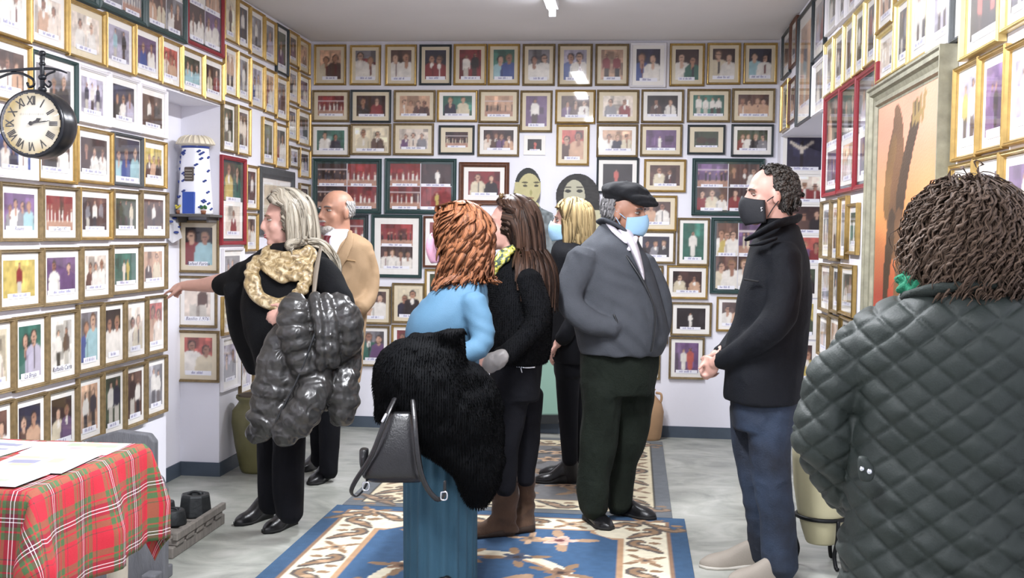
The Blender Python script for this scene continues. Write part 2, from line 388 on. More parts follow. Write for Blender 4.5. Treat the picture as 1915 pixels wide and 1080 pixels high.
def wall_rect(wall, x0, x1, yt, yb, off=0.02):
    xm, ym = (x0+x1)/2, (yt+yb)/2
    if wall == 'left': fn = lambda a, b: PX(a, b, XL+off); ax = 1
    elif wall == 'right': fn = lambda a, b: PX(a, b, XR-off); ax = 1
    else:
        yy = {'back': D, 'niche': YN2, 'recess': YR2}[wall]-off
        fn = lambda a, b: PY(a, b, yy); ax = 0
    a, b = fn(x0, ym), fn(x1, ym); t, u = fn(xm, yt), fn(xm, yb)
    wv = abs(b[ax]-a[ax]); hv = t[2]-u[2]; c = (a+b)/2; c = np.array([c[0], c[1], (t[2]+u[2])/2])
    c[0 if ax == 1 else 1] = {'left': XL+0.002, 'right': XR-0.002, 'back': D-0.002, 'niche': YN2-0.002, 'recess': YR2-0.002}[wall]
    return c, wv, hv
NFR = [0]
def photo_part(parent, spec, w, h, x, y, z, seed, cap=None, cap_top=False, capn=True):
    nx = 24 if w < h else 32; ny = 32 if w < h else 24
    if w < 0.09 or h < 0.09: nx, ny = 22, 22
    me = colour_grid('photo', paint_photo(spec, nx, ny, w/h, seed), w, h, 0)
    o = add_obj('photo', me, M_print, parent, False); o.location = (x, y, z)
    if capn:
        ch = min(0.026, h*0.14); cw = w*(0.72+0.28*((seed*37) % 10)/10)
        if cap: img = blank(4, 2, '#f0eff4')
        else: img = scribble(cw, ch, seed)
        s = add_obj('caption', colour_grid('caption', img, cw, ch, 0), M_strip, parent, False)
        s.location = (x+w*0.04*(((seed*13) % 5)-2)/2*0.5, y+(h/2-ch*0.4 if cap_top else -h/2+ch*0.25), z+0.0012)
        if cap:
            cu = bpy.data.curves.new('lettering', 'FONT'); cu.body = cap; cu.align_x = 'CENTER'; cu.align_y = 'CENTER'; cu.size = ch*1.05; cu.resolution_u = 2; cu.shear = 0.25
            tmp = bpy.data.objects.new('tmp', cu); COL.objects.link(tmp); dg = bpy.context.evaluated_depsgraph_get()
            tm = bpy.data.meshes.new_from_object(tmp.evaluated_get(dg)); bpy.data.objects.remove(tmp)
            l = add_obj('lettering', tm, M_ink, s, False); l.location = (0, 0, 0.0006)
def picture(wall, rect, style='gold', spec='c t wo', cap=None, board='w', label='', group='', kind='one', border=None, inset=None, cap_top=False, depth=None, tilt=0.0):
    NFR[0] += 1; seed = NFR[0]*17+3
    c, w, h = wall_rect(wall, *rect)
    t = bpy.data.objects.new('picture_frame', None); COL.objects.link(t); t.empty_display_size = 0.05
    tl = math.radians(tilt); t.matrix_world = wall_matrix(wall, c) @ Matrix.Translation((0, -h/2, 0)) @ Matrix.Rotation(tl, 4, 'X') @ Matrix.Translation((0, h/2, 0)); tag(t, label, 'picture', group)
    b = border or (0.0155 if kind == 'one' else 0.024)
    dep = depth or 0.022
    if style != 'none':
        add_obj('frame', frame_mesh(w, h, b, dep), FR[style], t, False)
    else: b = 0.0; dep = 0.012
    iw, ih = w-2*b, h-2*b
    M = MB(); M.box(-iw/2-0.001, iw/2+0.001, -ih/2-0.001, ih/2+0.001, 0.001, dep*0.22 if style != 'none' else 0.008)
    bm_ = M_board[board] if kind in ('one', 'boards') or style == 'none' else FR['teal' if style in ('teal', 'dark') else 'dark']
    if kind == 'twow': bm_ = M_board['w']
    M.obj('mat_board', bm_, t, False)
    z = (dep*0.22 if style != 'none' else 0.008)+0.0008
    if kind == 'one':
        ins = inset if inset is not None else (0.10 if w < h else 0.11)
        m_ = min(iw, ih)*ins*1.25
        pw, ph = iw-2*m_, ih-2*m_*1.05
        photo_part(t, spec, pw, ph, 0, (-m_*0.06 if cap_top else m_*0.10), z, seed, cap, cap_top)
    else:
        specs = spec.split('|')
        if kind == 'quad': cells = [(-1, 1, .5, .5), (1, 1, .5, .5), (-1, -1, .5, .5), (1, -1, .5, .5)]
        elif kind in ('two', 'twow'): cells = [(0, 1, 1, .5), (0, -1, 1, .5)]
        mg = 0.012 if kind != 'twow' else min(iw, ih)*0.13
        for q, (sx, sy, fx, fy) in enumerate(cells):
            cw, ch = (iw-2*mg)*fx, (ih-2*mg)*fy; g = 0.006
            cx, cy = sx*(iw-2*mg)/4*(1 if fx == .5 else 0), sy*(ih-2*mg)/4
            sp = specs[q % len(specs)]
            if sp.startswith('W'):   # print with its own white border
                MB().box(cx-cw/2+g/2, cx+cw/2-g/2, cy-ch/2+g/2, cy+ch/2-g/2, z-0.002, z).obj('white_border', M_board['w'], t, False)
                photo_part(t, sp[1:].strip(), cw*0.72, ch*0.74, cx, cy, z+0.0006, seed+q*5)
            else:
                photo_part(t, sp, cw-g, ch-g, cx, cy, z, seed+q*5)
        if kind == 'quad':
            MB().box(-0.003, 0.003, -ih/2+mg, ih/2-mg, z-0.002, z+0.0007).box(-iw/2+mg, iw/2-mg, -0.003, 0.003, z-0.002, z+0.0007).obj('divider', M_board['l'], t, False)
    if style != 'none':
        MB().box(-iw/2, iw/2, -ih/2, ih/2, dep*0.45, dep*0.45+0.0015).obj('glass_pane', M_glass, t, False)
    return t
ORD = ['first', 'second', 'third', 'fourth', 'fifth', 'sixth', 'seventh', 'eighth', 'ninth', 'tenth', 'eleventh', 'twelfth', 'thirteenth', 'fourteenth']
def content(spec, kind='one'):
    if kind != 'one':
        s = spec.split('|'); return {'quad': 'four photos', 'two': 'two photos', 'twow': 'two photos'}[kind]
    p = spec.split(); st = p[0]; sh = p[2] if len(p) > 2 else ''
    if st == 's': return 'a stage show'
    if st == 'h': return 'dark horses'
    if st == 'x': return 'a crucifix'
    cs = []
    for ch in sh:
        if CNAME[ch] not in cs: cs.append(CNAME[ch])
    who = {1: 'one person', 2: 'pair', 3: 'trio'}.get(len(sh), 'group')
    return who+' in '+' and '.join(cs[:2])
def row(wall, place, group, items, numbered=True):
    """items: (x0, x1, ytop, ybottom, style, spec, {options}); labels count along the row"""
    for i, it in enumerate(items):
        x0, x1, yt, yb, style, spec = it[:6]; o = dict(it[6]) if len(it) > 6 else {}
        kind = o.get('kind', 'one')
        if place.startswith('top row of back'): o.setdefault('tilt', 1.6 if 6 < i < 9 else .6)
        pos = o.pop('pos', None) or (ORD[i]+' in '+place if numbered else place)
        what = o.pop('what', None) or content(spec, kind)
        hd = ('white-bordered photo, ' if style == 'none' else FRN[style]+' framed photo, ' if kind == 'one' else FRN[style]+' frame with ')
        lab = hd+what+', '+pos
        if len(lab.split()) > 16: lab = hd+what.split(' and ')[0]+', '+pos
        if len(lab.split()) > 16: lab = hd+pos
        picture(wall, (x0, x1, yt, yb), style, spec, label=lab, group=group, **o)
# ---- back wall (x0, x1, top, bottom of the outer frame)
GB = 'framed photographs on the back wall'
Cb = {'board': 'c'}
row('back', 'top row of back wall', GB, [
 (587,647,83,159,'gold','c t co',Cb), (654,712,84,159,'gold','c re ww',Cb), (720,779,83,160,'gold','c o ww',Cb), (784,844,83,159,'dark','c n rr',Cb), (848,910,82,159,'gold','f r wk',Cb),
 (912,972,82,159,'gold','c g mb',Cb), (977,1038,82,160,'oldgold','c e ww',Cb), (1043,1108,82,161,'oldgold','c l bw',Cb), (1113,1176,82,160,'oldgold','f t rr',Cb), (1178.5,1246,80,163,'white','c n bw'),
 (1252,1318,81,161,'gold','c d wg',Cb), (1322,1385.5,80,158,'gold','c d cw',Cb), (1390,1454,80,157,'gold','c n mw',Cb)])
row('back', 'second row of back wall', GB, [
 (583,653,168,227.7,'oldgold','s r w',Cb), (655,731,167.5,229,'dark','c d kr',Cb), (736,814,168,227.7,'oldgold','c t ttoo',Cb), (817,893,168,227.7,'gold','c g nc'), (895,970,167.5,229.4,'oldgold','s t k',Cb),
 (972.6,1033,168.7,247,'oldgold','f p w',Cb), (1038,1113.5,167.5,231,'gold','c o pow',Cb), (1116,1195,167.5,230,'oldgold','c s er',Cb), (1199,1279,167,229.4,'oldgold','c k ow'), (1285,1366,166,228.4,'oldgold','f g wwww',Cb), (1369,1450,165,229,'oldgold','c o tttt',Cb)])
row('back', 'third row of back wall', GB, [
 (581,654,232.5,292.7,'oldgold','c g wn'), (655,731,231,289.6,'oldgold','c c co',{'board':'c','inset':.06}), (735,811,230,290,'oldgold','c s pse',Cb), (820,887,234,288.6,'dark','s d c',{'board':'c','inset':.15}), (893,971,232,292,'oldgold','c d sopt'),
 (979.4,1019.6,253,289,'none','d k h',{'inset':.16,'what':'a pink dancer','pos':'small one on bare wall above the cut-out man'}), (1040,1102,232.5,309,'gold','c h ot',Cb), (1115.4,1193,232,293.4,'oldgold','c t wnc'), (1197,1276,232,292,'oldgold','d p w',Cb),
 (1285.6,1356.6,233,288.6,'dark','h v',{'board':'c','inset':.15}), (1367.5,1447,232,292.7,'dark','c v rwke')])
row('back', 'back wall', GB, [
 (583.6,713,296,398.6,'teal','s d n|s r w|s d k|s r w',{'kind':'quad','pos':'back-wall corner behind the bald man'}),
 (719,853,296,399.8,'teal','s r w|d d w|s r w|d r y',{'kind':'quad','pos':'back wall above the red-haired woman'}),
 (858,952,303,383,'brown','c r ck',{'border':.035,'pos':'back wall beside the cut-out man'}),
 (1115.4,1194.6,294.6,361,'dark','d k h',{'pos':'back wall right above the beret'}),
 (1204,1283,297.5,359,'gold','c o cd',{'board':'c','pos':'back wall right of the red dancer photo'}),
 (1294,1430,296,403,'teal','s p k|c o oow|c o rcw|c d rr',{'kind':'quad','pos':'back wall behind the black-masked head'}),
 (583,688,400,515,'dark','s r w|s r c',{'kind':'two','pos':'back wall behind the beige jacket'}),
 (693.7,788.6,401,519,'teal','s r k|c d wwww',{'kind':'twow','pos':'back wall between beige jacket and pink mask'}),
 (791,862,404,500,'brown','c r wk',{'pos':'back wall behind the pink mask'}),
 (1190,1266,365,432,'gold','c o tw',{'board':'c','pos':'back wall beside the light blue mask of the beret man'}),
 (1190,1263,431,492.5,'oldgold','c n kek',{'pos':'back wall directly right of the white shirt collar'}),
 (1266.7,1327,407,496.7,'oldgold','d g w',{'pos':'back wall between grey and black jackets'}),
 (1329,1432,407,549.6,'teal','c o wyw|s p c|c o cw|c d wo',{'kind':'quad','pos':'back wall behind the black jacket collar'}),
 (1246.7,1324,496,559,'gold','c d ct',{'pos':'back wall level with the beret man chest'}),
 (1166,1240,496,562,'oldgold','c k wt',{'pos':'back wall mostly behind the grey jacket front'}),
 (1254,1331,565,628,'oldgold','d k w',{'pos':'back wall level with the grey jacket pocket'}),
 (1339.6,1402,555,620,'gold','c o wt',{'pos':'back wall behind the black jacket front'}),
 (1186,1250,563,642,'oldgold','c t cw',{'pos':'back wall peeking out beside the grey jacket belly'}),
 (1250.8,1317.5,630,709,'oldgold','d p wh',{'pos':'lowest on back wall, left of clasped hands'}),
 (1172,1235,642,709,'oldgold','c o ww',{'pos':'lowest on back wall, behind the green trousers'}),
 (674,731,535,606,'oldgold','c o tw',{'board':'c','pos':'back wall beside the puffer jacket top'}),
 (732.6,793.7,529,604,'oldgold','c c nk',{'board':'c','pos':'back wall left of the blue dress'}),
 (793.7,846,503,576,'gold','c v kw',{'pos':'back wall under the pink mask'}),
 (667,727.5,609,685,'oldgold','c e gp',{'pos':'lowest on back wall, right of puffer jacket'}),
 (731.4,790,607.6,672,'gold','c r ow',{'pos':'lowest on back wall, left of blue sleeve'})], numbered=False)
# ---- niche face
GN = 'framed photographs in the left niche'
row('niche', 'niche column', GN, [
 (332,408.7,411.7,510,'oldgold','c k rm',{'cap':'Rafael Farina','board':'c','what':'a red jacket and a pale jacket','pos':'below the ceramic windmill'}), (330.6,405,515.6,612.4,'oldgold','f s so',{'cap':'Basilio 1.976','what':'two people by a sofa','pos':'in niche under the pointing arm'}), (330,408.7,617.7,714.5,'oldgold','c h wc',{'board':'c','pos':'lowest of the niche column'})])
# ---- left wall, near part
GL = 'framed photographs on the near left wall'
GF = 'framed photographs on the far left wall'
row('left', 'ceiling row, left wall', GL, [
 (118,187,-150,2,'teal','s e w|s o w',{'kind':'two'}), (188,275,-118,32,'teal','s e w|s e c|c l wee|s e w',{'kind':'quad'}), (276,351,-88,67,'teal','c o tt|c d ww|c o tc|c e wo',{'kind':'quad'}), (352,420,-60,95,'red','c d ww|c o tt|c d ww|c p ww',{'kind':'quad'})])
row('left', 'second row of left wall', GL, [
 (-12,59,-60,72,'gold','c w ww'), (60,129,-22,90,'gold','c s ts'), (130,199,10,115,'gold','c s ww',Cb), (200,254,33,135,'gold','f l mk'), (255,303,55,148,'gold','c p bw'), (304,342,76,163,'gold','c h stt'), (343,383,94,177,'gold','c v mmm'), (384,420,110,190,'gold','c d cr')])
row('left', 'row at clock bracket, left wall', GL, [
 (-26,61,73,191,'gold','c o swt'), (62,147,104,222,'teal','c e wkk'), (148,206,128,233,'white','f l nwn'), (208,263,143,244,'white','c n kwl'), (264,314,163,255,'white','f o wk')])
row('left', 'row behind clock, left wall', GL, [
 (-10,72,235,335,'white','c b wnw',{'cap_top':False}), (73,145,231,342,'gold','c o kw'), (147,213,241,344,'gold','c d dww'), (214,269,251,348,'grey','c n mbm',{'inset':.03}), (270,313,262,351,'gold','c y otk')])
row('left', 'row just below clock, left wall', GL, [
 (2,80,342,452,'oldgold','c p ewem',{'cap':'Rosalito'}), (82,150,348,451,'oldgold','s r w',{'cap':'La Tata 1.97'}), (151,212,352,449,'gold','f d ewe'), (214,266,355,446,'oldgold','f v vvc'), (267,316,357,446,'oldgold','f o kwd')])
row('left', 'row at pointing hand, left wall', GL, [
 (0,81,466,578,'oldgold','f y r',{}), (83,155,462,570,'oldgold','c p wp'), (156,211,460,559,'oldgold','c s oww'), (212,266,457,549,'oldgold','d g sy'), (267,314,454,543,'oldgold','c t dc')])
row('left', 'tall row below pointing hand', GL, [
 (-32,29,598,738,'oldgold','c c s'), (30,92,589,727,'oldgold','c g gl',{'cap':'La Bruja'}), (92.5,148,581,712,'oldgold','f w wo',{'cap':'Raffaella Carra'}), (148.5,195,567,694,'oldgold','c e bm'), (195.5,237,563,682,'oldgold','c k ww'), (237.5,277.5,559,671,'oldgold','c s wc'), (278,313,552,660,'oldgold','c h ts')])
row('left', 'lowest row above plaid table', GL, [
 (-32,29,752,890,'oldgold','c o rw'), (30,91,739,872,'oldgold','c n ot'), (92,148,725,848,'oldgold','c d cp'), (148.5,195,702,824,'oldgold','f t wn'), (195.5,237,690,814,'oldgold','f v wn'), (237.5,276,680,796,'oldgold','f o dw'), (276.5,314,667,776,'oldgold','f e ww')])
# ---- left wall beyond the niche
row('left', 'top row beyond niche', GF, [
 (421,446.5,-12,79,'gold','f c o',Cb), (447,469.5,4,91,'gold','f n w'), (470,496,20,107,'gold','f e w'), (497,518,37,118,'gold','c e l'), (519,541,49,139,'dark','c v p'), (541.5,560,60,123,'gold','c o p',Cb), (561,581,75,137,'gold','c t o',Cb)])
row('left', 'second row beyond niche', GF, [
 (422,446.5,88,181,'gold','f s tt'), (447,470,101,189,'gold','f e w'), (471,496,117,203,'gold','c l bw'), (497,518,130,213,'gold','c t rw'), (518.5,540.5,144,225,'gold','c e po'), (541,560.5,127,193,'gold','c e nw'), (561,581,141,203,'gold','c p ew')])
row('left', 'third row beyond niche', GF, [
 (418,443.5,191,285,'oldgold','f v wk'), (446,470,199,291,'gold','f o ss'), (493,516,221,308,'gold','d v l'), (517,539.5,232,315,'gold','c d rw'), (540,558.5,198,263,'gold','c n ww'), (559,582,207,272,'gold','c d ln')])
row('left', 'wall beyond niche', GF, [
 (416,461,293,458,'red','c v yg|W c s r',{'kind':'two','pos':'tall one beside the windmill'}), (462,485,309,393,'gold','f d w',{'pos':'right of the tall red frame'}), (487,552,316,440,'grey','c c cw',{'border':.07,'pos':'over the blonde head'}),
 (543,561.5,274,314,'oldgold','c l wn',{'pos':'above the wide grey frame, near corner'}), (562,582,278,333,'gold','c n wl',{'pos':'fourth down in the corner'}), (562,581,343,396,'oldgold','c d rr',{'pos':'lowest in the corner'}),
 (462,484,398,470,'gold','c o tw',{'pos':'left of the blonde woman face'}), (419,457,464,545,'white','c e kww',{'pos':'under the tall red frame'}), (418,452,552,624,'gold','c c we',{'pos':'behind the black poncho edge'}),
 (417,450,629,727,'white','c l ee',{'pos':'lower wall right of niche column'}), (452,476,578,660,'oldgold','c r ow',{'pos':'behind poncho, above the lowest frame'}), (451,476,667,735,'oldgold','c e wl',{'pos':'lowest, just above the olive jar'})], numbered=False)
# ---- right wall
GR = 'framed photographs on the right wall'
row('right', 'right wall by the back corner', GR, [
 (1461.5,1475.5,60,142,'dark','c o tt',{'pos':'topmost in right back corner'}), (1476.5,1488.5,38,122,'brown','c v ee',{'pos':'second from right back corner, top'}), (1489.5,1516.3,20,226,'dark','f t e',{'what':'a pale tall figure','pos':'tall one above the right recess'}),
 (1518.5,1541,-14,106,'dark','c e lr',{'pos':'under ceiling beside the tall dark frame'}), (1518.5,1540,114,211,'white','c e we',{'pos':'just above the recess edge'}), (1459.5,1472.5,154,243,'gold','c v eo',{'pos':'lower gold one in right back corner'}), (1473.5,1486.5,148,227,'brown','c o te',{'pos':'lower brown one near right back corner'})], numbered=False)
row('right', 'topmost row of right wall', GR, [
 (1544,1564,-42,57,'white','c g wk'), (1565,1580.5,-52,41,'white','c o nw'), (1581.5,1600,-66,24,'white','c n rw'), (1601,1617,-84,5,'white','c e rw'), (1618,1636,-100,-12,'gold','c o w'), (1637,1669,-65,52,'gold','f t ww')])
row('right', 'row above painting, right wall', GR, [
 (1540,1556,76,178,'paleg','f c ew'), (1556.5,1575,60,167,'paleg','f e wo'), (1575.5,1594,38,152,'paleg','f e ow'), (1594.5,1614,15,137,'paleg','f v wo'), (1615,1636.5,-8,120,'paleg','f n rw'), (1638,1670,56,147,'paleg','f s sw'), (1671,1697,-2,128,'paleg','f n ke'), (1697.5,1734,-50,110,'paleg','f w ws'), (1735,1776,-70,92,'white','f l sw'), (1777.5,1799.5,-80,75,'grey','c v mw'), (1801,1872,-70,95,'paleg','f k hh',{'depth':.03}), (1874,1950,-120,40,'paleg','f n wk')])
row('right', 'row right of painting', GR, [
 (1781,1826,118,298,'gold','f l yw'), (1827,1876,95,283,'gold','d p pk'), (1878,1952,70,265,'gold','f l sw')])
row('right', 'row touching curly hair, right', GR, [
 (1772,1815,305,470,'gold','f y cy'), (1816.5,1865,290,450,'gold','s o r',{'cap_top':True}), (1867,1942,276,440,'gold','d p s')])
row('right', 'row of tall red frames', GR, [
 (1539,1566,175,367,'red','c o tk|W c p eo',{'kind':'two'}), (1566.5,1597,155,360,'red','c v ek|W c t sw',{'kind':'two'}), (1597.5,1636,131,352,'red','c e lw|W c p nw',{'kind':'two'})])
row('right', 'right wall low upper row', GR, [(1533,1550.5,375,484,'oldgold','f e we'), (1551,1565.5,373,488,'oldgold','f t sw'), (1566,1581,367,484,'gold','f e ee'), (1582,1601,380,476,'gold','d v w')])
row('right', 'right wall low middle row', GR, [(1530.5,1551.5,492,583,'oldgold','c e le'), (1552,1567,493,586,'oldgold','c n wk'), (1567.5,1594,494,590,'gold','c v we')])
row('right', 'right wall low bottom row', GR, [(1527.5,1546.5,588,668,'oldgold','c e tw'), (1547,1568,590,675,'oldgold','c t we'), (1568.5,1592,593,682,'gold','c o we'), (1527.5,1548,673,752,'paleg','c y yo')])
# ---- right recess, boards with white borders
GX = 'white-bordered photographs in the right recess'
row('recess', 'recess column', GX, [
 (1465,1545,250,325,'none','x n',{'inset':.075,'pos':'top of right recess'}), (1465,1545,326,381,'none','c s hrr',{'inset':.06}), (1465,1545,382,439,'none','c d hok',{'inset':.06}), (1465,1545,440,495,'none','c h rpr',{'inset':.06}),
 (1465,1531,496,556,'none','c v yk',{'inset':.09}), (1465,1529,560,634,'none','c y wv',{'inset':.1}), (1465,1526,638,716,'none','c d ory',{'inset':.1})])
# ---- big painting in its grey moulded frame, right wall
M_pf = mat('grey_gilt_moulding', '#8f8c78', 0.45, 0.25, var=0.25, vscale=25, bump=0.1)
c0, w0, h0 = wall_rect('right', 1619, 1757, 130, 760, 0.07)
zt = PX(1620, 170, XR-0.058)[2]
pt = bpy.data.objects.new('painting', None); COL.objects.link(pt); tag(pt, 'large orange painting of a gaunt figure raising one hand, thick grey frame', 'painting')
ya, yb_ = PX(1617, 300, XR-0.058)[1], PX(1755, 200, XR-0.058)[1]
w0 = ya-yb_; zb = 0.93; h0 = zt-zb
pt.matrix_world = wall_matrix('right', (XR-0.002, (ya+yb_)/2, (zt+zb)/2))
def mould(parent, w, h, b, dep):
    prof = [(0, 0), (0, dep), (b*.10, dep), (b*.16, dep*.86), (b*.34, dep*.86), (b*.42, dep*.62), (b*.62, dep*.5), (b*.68, dep*.62), (b*.84, dep*.62), (b*.9, dep*.42), (b, dep*.4), (b, dep*.1)]
    n = len(prof)
    for k, (ca, cb) in enumerate((((-1, -1), (1, -1)), ((1, -1), (1, 1)), ((1, 1), (-1, 1)), ((-1, 1), (-1, -1)))):
        vs_ = []
        for sx, sy in (ca, cb):
            for i, z in prof: vs_.append((sx*(w/2-i), sy*(h/2-i), z))
        fs = [(i, n+i, n+i+1, i+1) for i in range(n-1)]+[(n-1, 2*n-1, n, 0)]
        fs += [tuple(range(n-1, -1, -1)), tuple(range(n, 2*n))]
        MB().add(vs_, fs).obj('frame_moulding', M_pf, parent, False)
mould(pt, w0, h0, 0.085, 0.058)
nx, ny = 60, 110; cw, ch = w0-0.165, h0-0.165
yy, xx = np.mgrid[0:ny, 0:nx]; U = xx/(nx-1); V = yy/(ny-1)
nz = vnoise(np.stack([U.ravel()*5, V.ravel()*9, np.zeros(U.size)], 1), 3).reshape(ny, nx)
top, mid, bot = np.array(lin('#d9977c')), np.array(lin('#cf8a4e')), np.array(lin('#a33f2c'))  # background tones; paler pinkish top has overexposure put into its colour
t_ = np.clip(V, 0, 1)[..., None]
img = np.where(t_ > 0.55, mid+(top-mid)*np.clip((t_-0.55)/0.3, 0, 1), bot+(mid-bot)*np.clip((t_-0.22)/0.33, 0, 1))*(1+0.12*nz[..., None])
def blobline(pts, rads, col):
    P_, R_ = catmull(np.array(pts, float), np.array(rads, float), 14)
    for (a, b), r in zip(P_, R_):
        m = ((U-a)*cw)**2+((V-b)*ch)**2 < (r*cw)**2; img[m] = np.array(lin(col))*(1+0.35*nz[m][:, None])
br, dk = '#6b4a2e', '#43301f'
blobline([(.34,.93),(.36,.85),(.33,.72),(.34,.6),(.36,.5)], [.05,.09,.15,.15,.13], br)
blobline([(.30,.82),(.22,.7),(.2,.58)], [.05,.06,.05], '#77562f')
blobline([(.43,.6),(.5,.72),(.58,.82),(.64,.9)], [.07,.06,.05,.06], dk)
for q in range(4): blobline([(.6+.045*q,.89),(.6+.055*q,.945+.008*q)], [.02,.016], '#8d7442')
blobline([(.3,.5),(.24,.34),(.22,.2),(.21,.05)], [.07,.055,.04,.04], dk); blobline([(.42,.5),(.44,.34),(.4,.18),(.4,.03)], [.07,.06,.045,.05], br)
add_obj('canvas', colour_grid('canvas', np.clip(img, 0, 1), cw, ch, 0.022), print_mat('oil_paint', 0.5, 0.15, 120), pt, False)
MB().box(-cw/2-.02, cw/2+.02, -ch/2-.02, ch/2+.02, 0.003, 0.020).obj('backing', mat('canvas_back', '#6f6250', 0.8), pt, False)

# ------------------------------------------------------------------ ceiling lamps
M_white = mat('white_enamel', '#e8e8ea', 0.4); M_tube = mat('lit_tube', '#ffffff', 0.3, emit='#f4f6ff', estr=22.0)
for i, (lx, ly, lw) in enumerate(LAMPS):
    t = thing('ceiling_lamp', (lx, ly, H-0.001), ['white fluorescent batten at the top edge, nearest the back wall', 'white fluorescent batten on the ceiling halfway down the room', 'white fluorescent batten on the ceiling over the viewer'][i], 'lamp', 'ceiling battens')
    bevel_mod(MB().box(-0.035, 0.035, -0.62, 0.62, -0.05, 0.0).obj('housing', M_white, t, False))
    q = MB(); q.tube([(0, -0.59, -0.075), (0, 0.59, -0.075)], [0.014, 0.014], 14, spline=False); q.obj('tube', M_tube, t)
    for y in (-0.605, 0.605): MB().box(-0.02, 0.02, y-0.012, y+0.012, -0.095, -0.045).obj('lamp_holder', M_white, t, False)

# ------------------------------------------------------------------ rugs
def rug(name, x0, x1, y0, y1, paint, label, z=0.012, base='#3a3f4a'):
    t = thing(name, ((x0+x1)/2, (y0+y1)/2, 0), label, 'rug'); w, h = x1-x0, y1-y0
    nx = int(w/0.0095); ys = np.concatenate([np.arange(0, max(0, 4.3-y0), .016), np.arange(max(0, 4.3-y0), h, .0095), [h]]); xs = np.linspace(0, w, nx); U, V = np.meshgrid(xs, ys); ny = len(ys)
    img = np.clip(paint(U, V, w, h), 0, 1); pm = colour_grid('pile', img, w, h, z)
    vc = np.stack([U.ravel()-w/2, V.ravel()-h/2, np.full(U.size, z)], 1); pm.vertices.foreach_set('co', vc.ravel()); pm.update()
    add_obj('woven_pile', pm, print_mat('rug_pile', 0.95, 0.5, 350), t, False)
    MB().box(-w/2, w/2, -h/2, h/2, 0.0, z-0.0008).obj('backing', mat('rug_backing', base, 0.95), t, False); return t
def L(c): return np.array(lin(c))
def put(img, m, c, nz=None): img[m] = L(c)*(1 if nz is None else (1+0.18*nz[m][:, None]))
def rnoise(U, V, s, seed): return vnoise(np.stack([U.ravel()*s, V.ravel()*s, np.zeros(U.size)], 1), seed).reshape(U.shape)
def rosette(img, U, V, cx, cy, r, petal, heart, leaf, rot=0.0):
    a = np.arctan2(V-cy, U-cx)+rot; d = np.hypot(U-cx, V-cy)
    for k in range(4):
        an = rot+k*math.pi/2+0.5; lx, ly = cx+1.45*r*math.cos(an), cy+1.45*r*math.sin(an)
        q = ((U-lx)*math.cos(an)+(V-ly)*math.sin(an))/(r*.8); p = (-(U-lx)*math.sin(an)+(V-ly)*math.cos(an))/(r*.32); img[q*q+p*p < 1] = L(leaf)
    img[d < r*(0.82+0.22*np.cos(a*5))] = L(petal); img[d < r*(0.55+0.12*np.cos(a*5+1))] = L(petal)*0.72; img[d < r*0.28] = L(heart)
def scrolls(img, U, V, u0, u1, along, w, h, cols, seed, inner):
    """acanthus scrolls running in a border band; along = 'x0','x1','y0','y1'"""
    R = random.Random(seed); ln = w if along[0] == 'y' else h; mid = (u0+u1)/2; hw = (u1-u0)/2; n = max(2, round(ln/0.235)); st = ln/n
    def xy(s, o):
        if along == 'x0': return o, s
        if along == 'x1': return w-o, s
        if along == 'y0': return s, o
        return s, h-o
    for k in range(n):
        sg = 1 if k % 2 else -1
        if k % 3 == 2:
            cx, cy = xy((k+.5)*st, mid); rosette(img, U, V, cx, cy, hw*.52, cols[2], cols[0], cols[1], k); continue
        for j, (rr, c) in enumerate(((.20, cols[0]), (.12, cols[1]))):
            P = [(k*st+st*(.08+.10*j), mid-sg*hw*.75), (k*st+st*.42, mid-sg*hw*.15), (k*st+st*.66, mid+sg*hw*.52), (k*st+st*.92, mid+sg*hw*.35), (k*st+st*.84, mid+sg*hw*.05)]
            Q, RR = catmull(np.array(P), np.array([.14, .40, .36, .28, .18])*hw*(1 if j == 0 else .45), 12)
            for (s, o), r in zip(Q, RR):
                cx, cy = xy(s, o); img[(U-cx)**2+(V-cy)**2 < r*r] = L(c)
        for q in range(3):
            cx, cy = xy(k*st+st*(.2+.3*q), mid+sg*hw*(.55-.5*q)); img[((U-cx)/(hw*.30))**2+((V-cy)/(hw*.2))**2 < 1] = L(cols[1+q % 2])
